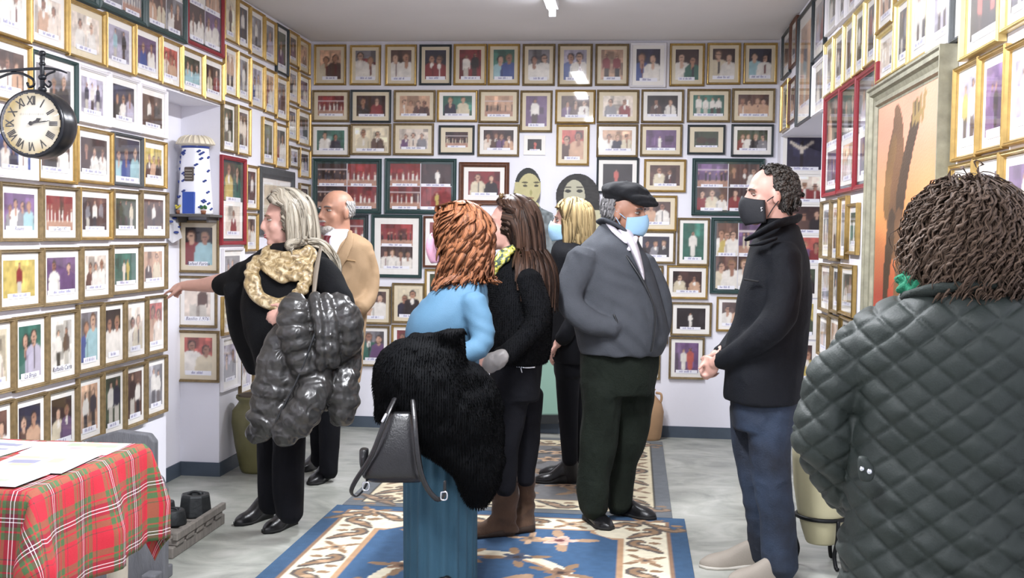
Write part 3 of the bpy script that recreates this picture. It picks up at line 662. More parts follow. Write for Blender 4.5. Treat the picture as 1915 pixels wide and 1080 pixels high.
def blue_rug(U, V, w, h):
    img = np.tile(L('#365473'), U.shape+(1,)); nz = rnoise(U, V, 40, 3); e = np.minimum(np.minimum(U, w-U), np.minimum(V, h-V))
    put(img, e > .085, '#8d6f58'); put(img, e > .10, '#ded6bd')
    cols = ('#5b524d', '#8f7358', '#b99a7b')
    for i, a in enumerate(('x0', 'x1', 'y0', 'y1')): scrolls(img, U, V, .105, .305, a, w, h, cols, i, 1)
    put(img, e > .305, '#b08d6c'); put(img, e > .325, '#38597c')
    c = np.minimum(U, w-U); d = np.minimum(V, h-V)
    m = (c+d < .82) & (e > .305) & (np.hypot(c-.325, d-.325) < .14); put(img, m, '#ded6bd'); put(img, m & (np.hypot(c-.325, d-.325) > .115), '#b08d6c')
    for cx in (.60, w-.60):
        for cy in (.52, h-.52): rosette(img, U, V, cx, cy, .085, '#d8b4a4', '#6a3b3b', '#a88a6e', cx); rosette(img, U, V, cx+(.14 if cx < w/2 else -.14), cy+.02, .05, '#a88a6e', '#5b524d', '#c9a98a', 1)
    q = ((U-w/2)/.46)**2+((V-h/2)/.62)**2; put(img, q < 1, '#ded6bd'); put(img, q < .72, '#38597c'); put(img, (q < .78) & (q > .72), '#b08d6c')
    for k in range(10):
        a = k*math.pi/5; rosette(img, U, V, w/2+.42*math.cos(a), h/2+.56*math.sin(a), .07, ('#b08d6c', '#8d6f58', '#4a5468')[k % 3], '#3a2e2c', '#8f7358', a)
    rosette(img, U, V, w/2, h/2, .16, '#d8b4a4', '#6a3b3b', '#a88a6e', .4)
    return img*(1+.10*nz[..., None])
def grey_rug(U, V, w, h):
    img = np.tile(L('#63676b'), U.shape+(1,)); nz = rnoise(U, V, 40, 5); e = np.minimum(np.minimum(U, w-U), np.minimum(V, h-V))
    put(img, e > .080, '#3c3833'); put(img, e > .092, '#cfc4a8')
    cols = ('#55504c', '#86705c', '#a58c74')
    for i, a in enumerate(('x0', 'x1', 'y0', 'y1')): scrolls(img, U, V, .095, .295, a, w, h, cols, i+9, 1)
    put(img, e > .295, '#93795f'); put(img, e > .31, '#6b6b6c')
    R = random.Random(4)
    for k in range(26):
        cx, cy = R.uniform(.38, w-.38), R.uniform(.4, h-.4); rosette(img, U, V, cx, cy, R.uniform(.05, .085), ('#c4a78a', '#b6987c', '#8d7660')[k % 3], '#4a3f3a', ('#93795f', '#54514f')[k % 2], k)
    return img*(1+.10*nz[..., None])
rug('area_rug', -1.53, 0.275, 3.10, 5.825, blue_rug, 'blue bordered floral rug in the foreground', 0.012, '#27405f')
rug('area_rug', -1.505, 0.215, 5.835, 8.05, grey_rug, 'grey-brown floral rug reaching to the back wall', 0.011, '#4a4844')

# ------------------------------------------------------------------ table with tartan cloth
TX0, TX1, TY0, TY1, TZ = -2.32, -1.535, 2.765, 3.455, 0.755
t = thing('table', ((TX0+TX1)/2, (TY0+TY1)/2, 0), 'small table with cream turned legs under the plaid cloth', 'table')
hx, hy = (TX1-TX0)/2, (TY1-TY0)/2
bevel_mod(MB().box(-hx+.004, hx-.004, -hy+.004, hy-.004, TZ-.03, TZ-.004).obj('tabletop', mat('cream_paint', '#d9d2bf', .5, var=.05), t, False))
for sx in (-1, 1):
    for sy in (-1, 1):
        MB().lathe([(.022, 0), (.026, .03), (.03, .25), (.034, .45), (.028, .48), (.036, .52), (.036, TZ-.031)], (sx*(hx-.06), sy*(hy-.06), 0), 18).obj('leg', mat('cream_paint', '#d9d2bf', .5), t)
MB().box(-hx+.05, hx-.05, -hy+.05, -hy+.07, TZ-.11, TZ-.03).box(-hx+.05, hx-.05, hy-.07, hy-.05, TZ-.11, TZ-.03).box(hx-.07, hx-.05, -hy+.05, hy-.05, TZ-.11, TZ-.03).obj('apron', MATS['cream_paint'], t, False)
def tartan():
    m = mat('tartan_cotton', '#b01c2c', .85, bump=.15, bscale=400); nt = m.node_tree; b = nt.nodes['Principled BSDF']
    uv = nt.nodes.new('ShaderNodeUVMap'); sp = nt.nodes.new('ShaderNodeSeparateXYZ'); nt.links.new(uv.outputs[0], sp.inputs[0]); out = []
    seq = [(0, '#a81428'), (.20, '#3d5a34'), (.31, '#a81428'), (.34, '#3d5a34'), (.40, '#5e1020'), (.47, '#e9dfe2'), (.485, '#4a1220'), (.535, '#e9dfe2'), (.55, '#5e1020'), (.61, '#3d5a34'), (.67, '#a81428'), (.70, '#3d5a34'), (.81, '#a81428'), (.88, '#5a2a2a'), (.90, '#a81428')]
    for k in (0, 1):
        fr_ = nt.nodes.new('ShaderNodeMath'); fr_.operation = 'FRACT'; nt.links.new(sp.outputs[k], fr_.inputs[0])
        r = nt.nodes.new('ShaderNodeValToRGB'); r.color_ramp.interpolation = 'CONSTANT'; e = r.color_ramp.elements
        e[0].position = 0; e[0].color = (*lin(seq[0][1]), 1); e[1].position = seq[1][0]; e[1].color = (*lin(seq[1][1]), 1)
        for p_, c_ in seq[2:]: q = e.new(p_); q.color = (*lin(c_), 1)
        nt.links.new(fr_.outputs[0], r.inputs[0]); out.append(r)
    mx = nt.nodes.new('ShaderNodeMix'); mx.data_type = 'RGBA'; mx.inputs[0].default_value = .5; nt.links.new(out[0].outputs[0], mx.inputs[6]); nt.links.new(out[1].outputs[0], mx.inputs[7]); nt.links.new(mx.outputs[2], b.inputs['Base Color']); return m
def cloth():
    ov = .31; A = np.concatenate([np.linspace(-hx-.05, -hx, 4)[:-1], np.linspace(-hx, hx, 24), np.linspace(hx, hx+ov, 26)[1:]]); B = np.concatenate([np.linspace(-hy-ov, -hy, 26)[:-1], np.linspace(-hy, hy, 22), np.linspace(hy, hy+ov, 26)[1:]])
    V = []; UV = []
    for b_ in B:
        for a_ in A:
            dx = max(a_-hx, 0.0, -a_-hx); dy = max(abs(b_)-hy, 0.0); sx = 1 if a_ > 0 else -1; sy = 1 if b_ > 0 else -1
            x = min(max(a_, -hx), hx); y = min(max(b_, -hy), hy); z = 0.0
            if dx > 0 and dy == 0:
                f_ = .020*math.sin(b_*15+.6)+.012*math.sin(b_*31); k = min(1, dx/.2); x += sx*(.012*min(1, dx/.02)+k*(.022+f_)); z = -dx
            elif dy > 0 and dx == 0:
                f_ = .020*math.sin(a_*14+1.7)+.010*math.sin(a_*29); k = min(1, dy/.2); y += sy*(.012*min(1, dy/.02)+k*(.022+f_)); z = -dy
            elif dx > 0 and dy > 0:
                ph = math.atan2(dy, dx); r = math.hypot(dx, dy); k = min(1, r/.2); bul = math.sin(2*ph)
                x += sx*(.012+k*.035)*(.45+.55*math.cos(ph))+sx*k*.05*bul*math.cos(3*ph); y += sy*(.012+k*.035)*(.45+.55*math.sin(ph))+sy*k*.05*bul*math.sin(3*ph); z = -r*(1-.10*bul)
            V.append((x, y, z+.001)); UV.append((a_/.16+.28, b_/.16+.1))
    nx, ny = len(A), len(B); i = np.arange(nx*ny).reshape(ny, nx); f_ = np.stack([i[:-1, :-1].ravel(), i[:-1, 1:].ravel(), i[1:, 1:].ravel(), i[1:, :-1].ravel()], 1)
    me = bpy.data.meshes.new('cloth'); me.from_pydata(V, [], f_.tolist()); u = me.uv_layers.new(name='UVMap'); li = np.empty(len(me.loops), dtype=np.int32); me.loops.foreach_get('vertex_index', li); u.data.foreach_set('uv', np.array(UV)[li].ravel()); me.update(); return me
o = add_obj('tablecloth', cloth(), tartan()); o.location = ((TX0+TX1)/2, (TY0+TY1)/2, TZ); tag(o, 'red and green plaid tablecloth draped over the small table', 'tablecloth')
sd = o.modifiers.new('thickness', 'SOLIDIFY'); sd.thickness = .0025; sd.offset = 1
def poster(px, py, w, h, rot, k, tint, name, label, cat='paper', print_=True):
    p = (px, py); t = thing(name, (p[0], p[1], TZ+.005+.0012*k), label, cat, 'papers on the table' if cat == 'paper' else None, (0, 0, rot))
    MB().box(-w/2, w/2, -h/2, h/2, 0, .0008 if cat == 'paper' else .004).obj('sheet', mat('paper_'+tint[1:], tint, .7), t, False)
    if print_:
        R = random.Random(k); nx, ny = 26, 34; img = blank(nx, ny, '#eeeef2'); yy, xx = np.mgrid[0:ny, 0:nx]
        for q in range(6):
            m = (abs(xx-R.uniform(3, 23)) < R.uniform(2, 6)) & (abs(yy-R.uniform(3, 31)) < R.uniform(1, 5)); img[m] = np.array(lin(R.choice(['#8fa3c0', '#b98a8a', '#8a9a80', '#77778a', '#c0aa80'])))
        add_obj('print', colour_grid('print', img, w*.92, h*.92, .0011 if cat == 'paper' else .0043), M_strip, t, False)
poster(-1.70, 3.335, .27, .19, .05, 0, '#dcdce2', 'poster', 'white printed poster at the far right table corner'); poster(-1.99, 3.30, .30, .24, -.08, 1, '#dcdce2', 'poster', 'large white poster on the far middle of the table'); poster(-2.20, 3.05, .20, .28, .03, 2, '#dcdce2', 'poster', 'white poster on the wall side of the table')
poster(-1.68, 3.09, .24, .27, .06, 3, '#dcdce2', 'poster', 'white poster with pale print along the table right edge'); poster(-1.74, 2.87, .32, .17, -.03, 4, '#d8d8e0', 'poster', 'white poster at the near table corner'); poster(-1.93, 3.04, .23, .17, .3, 5, '#d9c93a', 'booklet', 'yellow booklet lying on the white posters', 'booklet', False)

# ------------------------------------------------------------------ old grey board, iron weights on a wooden skid
M_oldwood = mat('weathered_grey_wood', '#5f6064', .75, var=.22, vscale=6, bump=.3, bscale=40, stretch=(6, 6, 1))
bx = PY(312, 900, 4.45)[0]; zt_ = PY(270, 810, 4.45)[2]
pr = [(0, 0), (0, zt_*.62), (-.02, zt_*.70), (-.045, zt_*.74), (-.045, zt_-.03), (-.07, zt_), (-.20, zt_+.012), (-.34, zt_-.03), (-.40, zt_-.06), (-.40, 0)]
v_ = [(bx+x, 4.43, z) for x, z in pr]+[(bx+x, 4.475, z) for x, z in pr]; n = len(pr)
t = thing('wooden_headboard', (bx-.2, 4.45, 0), 'weathered grey wooden board with stepped curved top behind the plaid table', 'board')
o = MB().add(v_, [tuple(range(n)), tuple(range(2*n-1, n-1, -1))]+[(i, n+i, n+(i+1) % n, (i+1) % n) for i in range(n)]).obj('panel', M_oldwood, None, False); o.parent = t; o.matrix_parent_inverse = Matrix.Translation(-Vector(t.location)); bevel_mod(o, .008, 3)
for q in (-.36, -.04):
    o = MB().box(bx+q-.03, bx+q+.03, 4.36, 4.54, 0, .05).obj('foot', M_oldwood, None, False); o.parent = t; o.matrix_parent_inverse = Matrix.Translation(-Vector(t.location)); bevel_mod(o, .006)
M_skid = mat('old_brown_wood', '#77716a', .8, var=.3, vscale=8, bump=.35, bscale=50, stretch=(1, 6, 1)); M_iron = mat('cast_iron', '#2b2d2e', .55, .5, var=.25, vscale=20, bump=.2)
t = thing('wooden_skid', (-2.13, 5.09, 0), 'low weathered wooden skid on the floor beside the niche', 'skid')
for x in (-.125, .125): bevel_mod(MB().box(x-.022, x+.022, -.33, .31, 0, .05).obj('runner', M_skid, t, False), .005)
for k in range(5): bevel_mod(MB().box(-.155, .155, -.30+.118*k, -.215+.118*k, .0505, .075).obj('slat', M_skid, t, False), .004)
for x in (-.148, .148): bevel_mod(MB().box(x-.012, x+.012, -.31, .29, .0755, .11).obj('side_rail', M_skid, t, False), .004)
for i, (x, y, r, h, lab) in enumerate(((.06, .15, .082, .105, 'largest dark iron weight on the wooden skid, back end'), (.02, -.03, .066, .07, 'medium iron weight in the middle of the skid'), (-.02, -.19, .05, .065, 'small iron weight at the near end of the skid'), (-.09, .03, .042, .10, 'tall narrow iron weight against the left rail of skid'), (-.09, .17, .04, .06, 'smallest iron weight at the far left of the skid'))):
    t = thing('iron_weight', (-2.13+x, 5.09+y, .0755), lab, 'weight', 'iron weights on the skid')
    q = MB().lathe([(r*.95, 0), (r, .006), (r*.86, h*.9), (r*.80, h), (r*.5, h), (r*.44, h*.82)], n=8 if i in (0, 3) else 18).obj('body', M_iron, t, i not in (0, 3)); bevel_mod(q, .003)
    k_ = MB(); k_.tube([(-r*.36, 0, h*.80), (-r*.3, 0, h*1.02), (0, 0, h*1.08), (r*.3, 0, h*1.02), (r*.36, 0, h*.80)], [r*.08]*5, 8); k_.obj('ring_handle', M_iron, t)

# ------------------------------------------------------------------ jars
def lathe_thing(name, loc, label, cat, prof, m, parts=(), n=40):
    t = thing(name, loc, label, cat); o = MB().lathe(prof, n=n, close=False).obj('body', m, t); sd = o.modifiers.new('wall', 'SOLIDIFY'); sd.thickness = .008; sd.offset = -1; return t
M_olive = mat('olive_glaze', '#6a6641', .45, var=.25, vscale=5, bump=.1); M_terra = mat('tan_clay', '#a98765', .75, var=.15, vscale=8, bump=.12); M_creamp = mat('cream_glaze', '#c3bc98', .5, var=.12, vscale=6); M_brownp = mat('brown_clay', '#7a6450', .8, var=.2)
t = lathe_thing('clay_jar', (-2.232, 6.63, 0), 'tall olive-green glazed jar standing by the left wall', 'jar', [(.01, .0), (.095, .0), (.105, .02), (.135, .16), (.155, .30), (.15, .37), (.12, .41), (.112, .425), (.13, .445), (.128, .46), (.112, .455)], M_olive)
k_ = MB(); k_.tube([(.14, -.02, .36), (.165, -.03, .33), (.155, -.02, .27)], [.012]*3, 8); k_.obj('lug', M_olive, t); k_ = MB().lathe([(.01, .448), (.118, .448), (.12, .458), (.10, .468), (.03, .475), (.028, .495), (.01, .50)], n=32).obj('lid', mat('dark_wood_lid', '#4a3f33', .7), t)
t = lathe_thing('clay_jug', (.125, 8.19, 0), 'tan clay jug with ring handle on the floor by back wall', 'jug', [(.005, 0), (.075, 0), (.085, .02), (.095, .12), (.10, .2), (.085, .26), (.05, .30), (.034, .32), (.032, .345), (.042, .36), (.03, .358)], M_terra)
k_ = MB(); k_.tube([(.045, -.01, .335), (.075, -.02, .33), (.082, -.02, .30), (.075, -.02, .27)], [.009]*4, 8); k_.obj('handle', M_terra, t)
lathe_thing('clay_pot', (-2.20, 7.95, 0), 'cream pot by back left corner behind the grey puffer jacket', 'pot', [(.01, 0), (.085, 0), (.095, .015), (.09, .03), (.12, .14), (.13, .20), (.115, .21)], M_creamp)
sx_, sy_ = .842, 5.13
t = lathe_thing('ceramic_planter', (sx_, sy_, .102), 'cream planter held in a black iron ring stand beside the jeans', 'planter', [(.01, 0), (.062, 0), (.068, .01), (.085, .06), (.106, .14), (.124, .25), (.132, .37), (.134, .41), (.126, .415)], M_creamp)
t = thing('plant_stand', (sx_, sy_, 0), 'black iron ring stand with curved legs holding the cream planter', 'stand'); M_wrought = mat('wrought_iron', '#121315', .5, .4)
k_ = MB(); k_.tube([((.109*math.cos(a)), (.109*math.sin(a)), .222) for a in np.linspace(0, 2*math.pi, 25)], [.0095]*25, 8, spline=False); k_.obj('ring', M_wrought, t)
for k in range(3):
    a = -1.1+k*2.094; c, s = math.cos(a), math.sin(a); k_ = MB(); k_.tube([(.119*c, .119*s, .22), (.116*c, .116*s, .14), (.098*c, .098*s, .07), (.11*c, .11*s, .02), (.122*c, .122*s, .012)], [.009, .009, .009, .009, .010], 8); k_.obj('leg', M_wrought, t)
lathe_thing('clay_jar', (.80, 7.2, 0), 'brown clay jar behind the man in jeans by the right wall', 'jar', [(.01, 0), (.10, 0), (.115, .03), (.15, .2), (.155, .33), (.12, .43), (.11, .45), (.125, .47), (.11, .472)], M_brownp)

# ------------------------------------------------------------------ ceramic windmill on its shelf
wc = PY(366, 400, YN2-.10); ws = PY(370, 401, YN2-.09)[2]
t = thing('wall_shelf', (wc[0], YN2-.001, ws), 'thin dark shelf in the niche under the ceramic windmill', 'shelf')
bevel_mod(MB().box(-.125, .125, -.20, 0, -.014, 0).obj('board', mat('dark_shelf', '#5a5754', .6), t, False), .002)
for x in (-.09, .09): MB().box(x-.006, x+.006, -.15, 0, -.045, -.0145).obj('bracket', mat('dark_shelf', '#5a5754', .6), t, False)
M_cer = mat('white_ceramic', '#e9e9ee', .3, var=.03); M_cob = mat('cobalt_glaze', '#2a3f86', .3, var=.2); M_roof = mat('cream_ceramic', '#d9cfb8', .45, var=.1)
t = thing('ceramic_windmill', (wc[0], YN2-.105, ws+.001), 'white ceramic windmill ornament with blue motifs and blue door in niche', 'ornament'); hm = PY(366, 255, YN2-.1)[2]-ws
MB().lathe([(.098, 0), (.10, .01), (.094, .1), (.082, hm*.62), (.074, hm*.86), (.074, hm*.88)], n=36).obj('tower', M_cer, t)
MB().lathe([(.077, hm*.865), (.086, hm*.885), (.104, hm*.89), (.106, hm*.90), (.088, hm*.965), (.06, hm*1.0), (.02, hm*1.01)], n=40).obj('roof', M_roof, t)
k_ = MB()
for q in range(20):
    a = q*2*math.pi/20; k_.tube([(.106*math.cos(a), .106*math.sin(a), hm*.90), (.088*math.cos(a), .088*math.sin(a), hm*.966), (.06*math.cos(a), .06*math.sin(a), hm*1.0)], [.006, .005, .004], 6)
k_.obj('roof_ribs', M_roof, t); MB().lathe([(.0755, hm*.84), (.079, hm*.85), (.079, hm*.875), (.0765, hm*.88)], n=36).obj('blue_band', M_cob, t)
R_ = random.Random(5); k_ = MB()
for q in range(34):
    a = -math.pi/2+R_.uniform(-1.45, 1.45); z = R_.uniform(.02, hm*.82); r = np.interp(z, [0, .1, hm*.62, hm*.86], [.099, .094, .082, .074])
    if abs(a+math.pi/2) < .45 and z < .13: continue
    for e in (0, 1): k_.ell((r*math.cos(a+e*.12), r*math.sin(a+e*.12), z+e*.006), (.009, .009, .006), 8, 6)
k_.obj('blue_motifs', M_cob, t)['kind'] = 'stuff'; bevel_mod(MB().box(-.036, .034, -.106, -.085, .002, .125).obj('door', mat('blue_door', '#27489b', .4), t, False), .003)
k_ = bevel_mod(MB().box(-.030, .026, -.096, -.082, .185, .265).obj('plaque', mat('brown_plaque', '#4a4038', .6, var=.2), t, False), .008); k_ = MB()
for q in range(4): k_.box(-.022, .018, -.0975, -.0955, .196+q*.016, .200+q*.016)
k_.obj('plaque_lettering', mat('plaque_relief', '#a39b8e', .6), t, False)
for x, c in ((-.07, '#c9b94a'), (.075, '#3c6b3a')):
    k_ = MB().lathe([(.012, 0), (.016, .02), (.014, .022)], (x, -.07, 0), 12).obj('tiny_pot', mat('tiny_terracotta', '#8a5a40', .7), t); k_ = MB()
    for q in range(9): a = q*.7; k_.ell((x+.014*math.cos(a), -.07+.014*math.sin(a), .034+.006*(q % 3)), (.008, .008, .007), 8, 6)
    k_.obj('tiny_flowers', mat('tiny_leaf_'+c[1:], c, .6), t)
# white patterned panel on the niche back wall
pc = PX(320, 424, NB+.02); t = thing('fabric_fan', (NB+.004, pc[1], pc[2]), 'small white cloth with blue leaf marks hanging in the niche edge', 'cloth')
v_ = [(0.0, -.07, .10), (.004, .05, .10), (.05, .06, -.06), (.02, .0, -.09), (.006, -.07, -.05)]; v2 = [(x+.008, y, z) for x, y, z in v_]
MB().add(v_+v2, [tuple(range(5))[::-1], tuple(range(5, 10))]+[(i, (i+1) % 5, 5+(i+1) % 5, 5+i) for i in range(5)]).obj('cloth', M_cer, t, False); k_ = MB()
for y, z in ((.03, .05), (.06, .0), (.02, -.03), (-.03, .03)): k_.ell((.022+max(0, .05-z)*.2, y, z), (.016, .014, .008), 8, 6)
k_.obj('leaf_marks', M_cob, t)

# ------------------------------------------------------------------ bracket clock
cc = PY(60, 231, 3.90); cr = 61*3.90/F*1.0; M_blkm = mat('black_enamel', '#15171c', .28, .2, var=.1)
t = thing('station_clock', tuple(cc), 'round double-sided station clock with aged roman dial on black scroll bracket', 'clock')
def ylathe(prof, n=48):
    m = MB(); m.rings([[(r*math.cos(2*math.pi*j/n), y, r*math.sin(2*math.pi*j/n)) for j in range(n)] for r, y in prof]); return m
ylathe([(cr*.80, .004), (cr*.97, .0), (cr*1.05, -.012), (cr*1.10, .004), (cr*1.08, .03), (cr*1.10, .05), (cr*1.10, .085), (cr*1.05, .105), (cr*.9, .11)]).obj('case', M_blkm, t)
nr = 60; yy, xx = np.mgrid[0:nr, 0:nr]; U = (xx/(nr-1)-.5)*2; V = (yy/(nr-1)-.5)*2; rr = np.hypot(U, V)
nz = vnoise(np.stack([U.ravel()*3, V.ravel()*3, U.ravel()*0], 1), 8).reshape(nr, nr); ag = np.clip((rr-.45)*1.5+.35*nz-.25*(U+.2)*1.2, 0, 1)[..., None]
img = np.array(lin('#dcd8c8'))*(1-ag)+np.array(lin('#b39a55'))*ag
R_ = random.Random(2)
for q in range(14):
    x = 18+q*1.8; img[38:40, int(x)] *= .72
me = colour_grid('dial', img, cr*1.95, cr*1.95, 0); bm = bmesh.new(); bm.from_mesh(me); bmesh.ops.delete(bm, geom=[v for v in bm.verts if math.hypot(v.co.x, v.co.y) > cr*.985], context='VERTS'); bm.to_mesh(me); bm.free()
d_ = add_obj('dial', me, print_mat('aged_dial', .5), t, False); d_.rotation_euler = (math.pi/2, 0, 0); d_.location = (0, -.0035, 0)
M_num = mat('numeral_black', '#2a2622', .6)
for i, s in enumerate(['XII', 'I', 'II', 'III', 'IIII', 'V', 'VI', 'VII', 'VIII', 'IX', 'X', 'XI']):
    cu = bpy.data.curves.new('num', 'FONT'); cu.body = s; cu.align_x = 'CENTER'; cu.align_y = 'CENTER'; cu.size = cr*.36; cu.resolution_u = 2; cu.space_character = .85; cu.offset = .0008
    tmp = bpy.data.objects.new('tmp', cu); COL.objects.link(tmp); tm = bpy.data.meshes.new_from_object(tmp.evaluated_get(bpy.context.evaluated_depsgraph_get())); bpy.data.objects.remove(tmp)
    a = i*math.pi/6; o = add_obj('numeral', tm, M_num, d_, False); o.location = (cr*.72*math.sin(a), cr*.72*math.cos(a), .0012); o.rotation_euler = (0, 0, -a); o.scale = (.78, 1.1, 1)
for nm, a, ln_, w_ in (('hour_hand', 64, .36, .034), ('minute_hand', 82, .66, .02)):
    a = math.radians(a); k_ = MB(); dx, dz = math.sin(a), math.cos(a); px_, pz_ = dz, -dx
    P_ = [(-.16, .3), (0, 1.0), (.55, .8), (.7, 2.0 if nm == 'hour_hand' else .9), (1.0, .15)]
    v_ = [(dx*q*ln_*cr+px_*s_*w_*cr*h_, -.007-(.002 if nm[0] == 'm' else 0)-e, dz*q*ln_*cr+pz_*s_*w_*cr*h_) for e in (0, .0015) for s_ in (-1, 1) for q, h_ in P_]
    fs = []
    for e in (0, 10):
        for j in range(4): fs.append((e+j, e+j+1, e+5+j+1, e+5+j))
    k_.add(v_, fs).obj(nm, M_num, t, False)
MB().ell((0, -.010, 0), (.008, .004, .008)).obj('hub', M_num, t)
w_ = MB(); w_.rings([[(cr*1.0*math.cos(2*math.pi*j/40), y, cr*1.0*math.sin(2*math.pi*j/40)) for j in range(40)] for y in (-.0125, -.0140)]); w_.obj('glass', M_glass, t)
top = PY(67, 100, 3.95)[2]-cc[2]; bar = PY(67, 130, 3.95)[2]-cc[2]; dx0 = XL-cc[0]+.001; ymid = .05; x1 = .012
k_ = MB(); k_.tube([(x1, ymid, cr*1.08), (x1, ymid, top)], [.0085, .0085], 12, spline=False)
for z, r in ((top, .014), (top-.018, .010), (bar+.02, .012), (bar-.028, .015), (cr*1.14, .016)): k_.ell((x1, ymid, z), (r, r, r*.8), 12, 8)
k_.obj('post', M_blkm, t); k_ = MB(); k_.tube([(dx0, ymid, bar-.02), (-.12, ymid, bar-.004), (x1, ymid, bar+.004), (.07, ymid, bar-.001), (.105, ymid, bar-.012)], [.0055, .0055, .0055, .004, .003], 8)
k_.tube([(dx0, ymid, bar-.16), (-.20, ymid, bar-.06), (-.1, ymid, bar-.012), (-.03, ymid, bar-.03), (-.02, ymid, bar-.055), (-.038, ymid, bar-.062), (-.045, ymid, bar-.048)], [.005]*7, 8)
k_.tube([(x1, ymid, bar-.04), (.03, ymid, bar-.018), (.06, ymid, bar-.006)], [.004]*3, 8); k_.tube([(x1+.004, ymid, bar-.046), (.035, ymid, bar-.062), (.045, ymid, bar-.05), (.036, ymid, bar-.042)], [.004]*4, 8); k_.obj('scroll_bracket', M_blkm, t)
MB().box(dx0, dx0+.008, ymid-.03, ymid+.03, bar-.19, bar+.03).obj('wall_plate', M_blkm, t, False)

# ------------------------------------------------------------------ two life-size cut-out figures at the back wall
def inpoly(px, py, poly):
    c = np.zeros(px.shape, bool); j = len(poly)-1
    for i in range(len(poly)):
        xi, yi = poly[i]; xj, yj = poly[j]
        c ^= ((yi > py) != (yj > py)) & (px < (xj-xi)*(py-yi)/((yj-yi) or 1e-9)+xi); j = i
    return c
def cutout(name, x0, x1, y0, y1, Y, inside, colour, label):
    xs = np.arange(x0, x1+.1, 1.15); ys = np.concatenate([np.arange(y0, 412, .9), np.arange(412, y1+.1, 4.0)]); X, Yp = np.meshgrid(xs, ys); nx, ny = len(xs), len(ys)
    base = PZ((x0+x1)/2, y1, 0); v = [tuple(PY(a, b, Y)) for a, b in zip(X.ravel(), Yp.ravel())]
    ins = inside(X, Yp); i = np.arange(nx*ny).reshape(ny, nx); keep = ins[:-1, :-1] & ins[1:, 1:] & ins[1:, :-1] & ins[:-1, 1:]
    f_ = np.stack([i[:-1, :-1][keep], i[1:, :-1][keep], i[1:, 1:][keep], i[:-1, 1:][keep]], 1)
    col = colour(X, Yp); g = PY((x0+x1)/2, (y0+y1)/2, Y); t = thing(name, (g[0], Y, 0), label, 'cut-out')
    used, inv = np.unique(f_, return_inverse=True); vv = np.array(v)[used]-np.array([g[0], Y, 0]); vv[:, 2] = np.maximum(vv[:, 2], 0.0)
    me = bpy.data.meshes.new(name); me.from_pydata(vv.tolist(), [], inv.reshape(-1, 4).tolist())
    a = me.color_attributes.new('print', 'FLOAT_COLOR', 'POINT'); c4 = np.concatenate([col.reshape(-1, 3)[used], np.ones((len(used), 1))], 1); a.data.foreach_set('color', c4.ravel().astype(np.float32)); me.update()
    o = add_obj('printed_card', me, print_mat('card_print', .6), t, False); sd = o.modifiers.new('thickness', 'SOLIDIFY'); sd.thickness = .012; sd.offset = -1
    MB().box(-.05, .05, .013, .035, 0, .5).obj('prop_stand', mat('cardboard', '#8a7a60', .9), t, False); return t
def E_(X, Y, cx, cy, rx, ry): return ((X-cx)/rx)**2+((Y-cy)/ry)**2 < 1
def man_in(X, Y): return E_(X, Y, 987, 349, 25, 36) | inpoly(X, Y, [(970, 378), (1006, 378), (1012, 388), (1034, 398), (1042, 425), (1044, 560), (1046, 660), (1045, 795), (1002, 795), (992, 665), (945, 650), (938, 425), (948, 396)]) | E_(X, Y, 966, 358, 5, 9)
def man_col(X, Y):
    nz = vnoise(np.stack([X.ravel()/5, Y.ravel()/5, X.ravel()*0], 1), 4).reshape(X.shape)[..., None]
    c = np.tile(L('#b3ab7f'), X.shape+(1,))*(1+.06*nz); hr = E_(X, Y, 987, 349, 27, 38) & ~E_(X, Y, 990, 357, 22.5, 33); c[hr & (Y < 340)] = L('#262928')
    for ex in (982, 1003): c[E_(X, Y, ex, 347, 4, 2.2)] = L('#4a4636'); c[E_(X, Y, ex, 341, 6, 1.6)] = L('#55503c')
    c[E_(X, Y, 993, 360, 2, 6)] = L('#95905f'); c[E_(X, Y, 992, 370, 7, 1.8)] = L('#8a6f50')
    s = Y > 386; su = np.tile(L('#6b7274'), X.shape+(1,))*(1+.5*nz); c[s] = su[s]; c[E_(X, Y, 990, 392, 9, 22) & s] = L('#c9c8b4'); c[Y > 650] = L('#86a899'); c[Y > 774] = L('#1d2022'); return c
cutout('cutout_figure', 935, 1050, 310, 794, D-.105, man_in, man_col, 'life-size printed cut-out of a dark-haired man in grey jacket')
def wo_in(X, Y): return E_(X, Y, 1080, 366, 41, 42) | inpoly(X, Y, [(1042, 366), (1118, 360), (1124, 400), (1130, 425), (1132, 560), (1122, 660), (1122, 796), (1054, 796), (1048, 560), (1036, 425), (1040, 400)])
def wo_col(X, Y):
    nz = vnoise(np.stack([X.ravel()/6, Y.ravel()/3, X.ravel()*0], 1), 6).reshape(X.shape)[..., None]
    c = np.tile(L('#2b2928'), X.shape+(1,))*(1+.4*nz); fc = E_(X, Y, 1074, 366, 20, 30); c[fc] = L('#b0ac97')
    for ex in (1062, 1084): c[E_(X, Y, ex, 357, 6, 3)] = L('#3a3a38'); c[E_(X, Y, ex, 350, 7, 1.6)] = L('#55524a')
    c[E_(X, Y, 1074, 380, 7, 2.6)] = L('#8a5a55'); c[(Y > 393)] = L('#b9b495'); c[(Y > 560)] = L('#b3a74c'); return c
cutout('cutout_figure', 1034, 1134, 322, 795, D-.055, wo_in, wo_col, 'life-size printed cut-out of a woman with big dark hair')

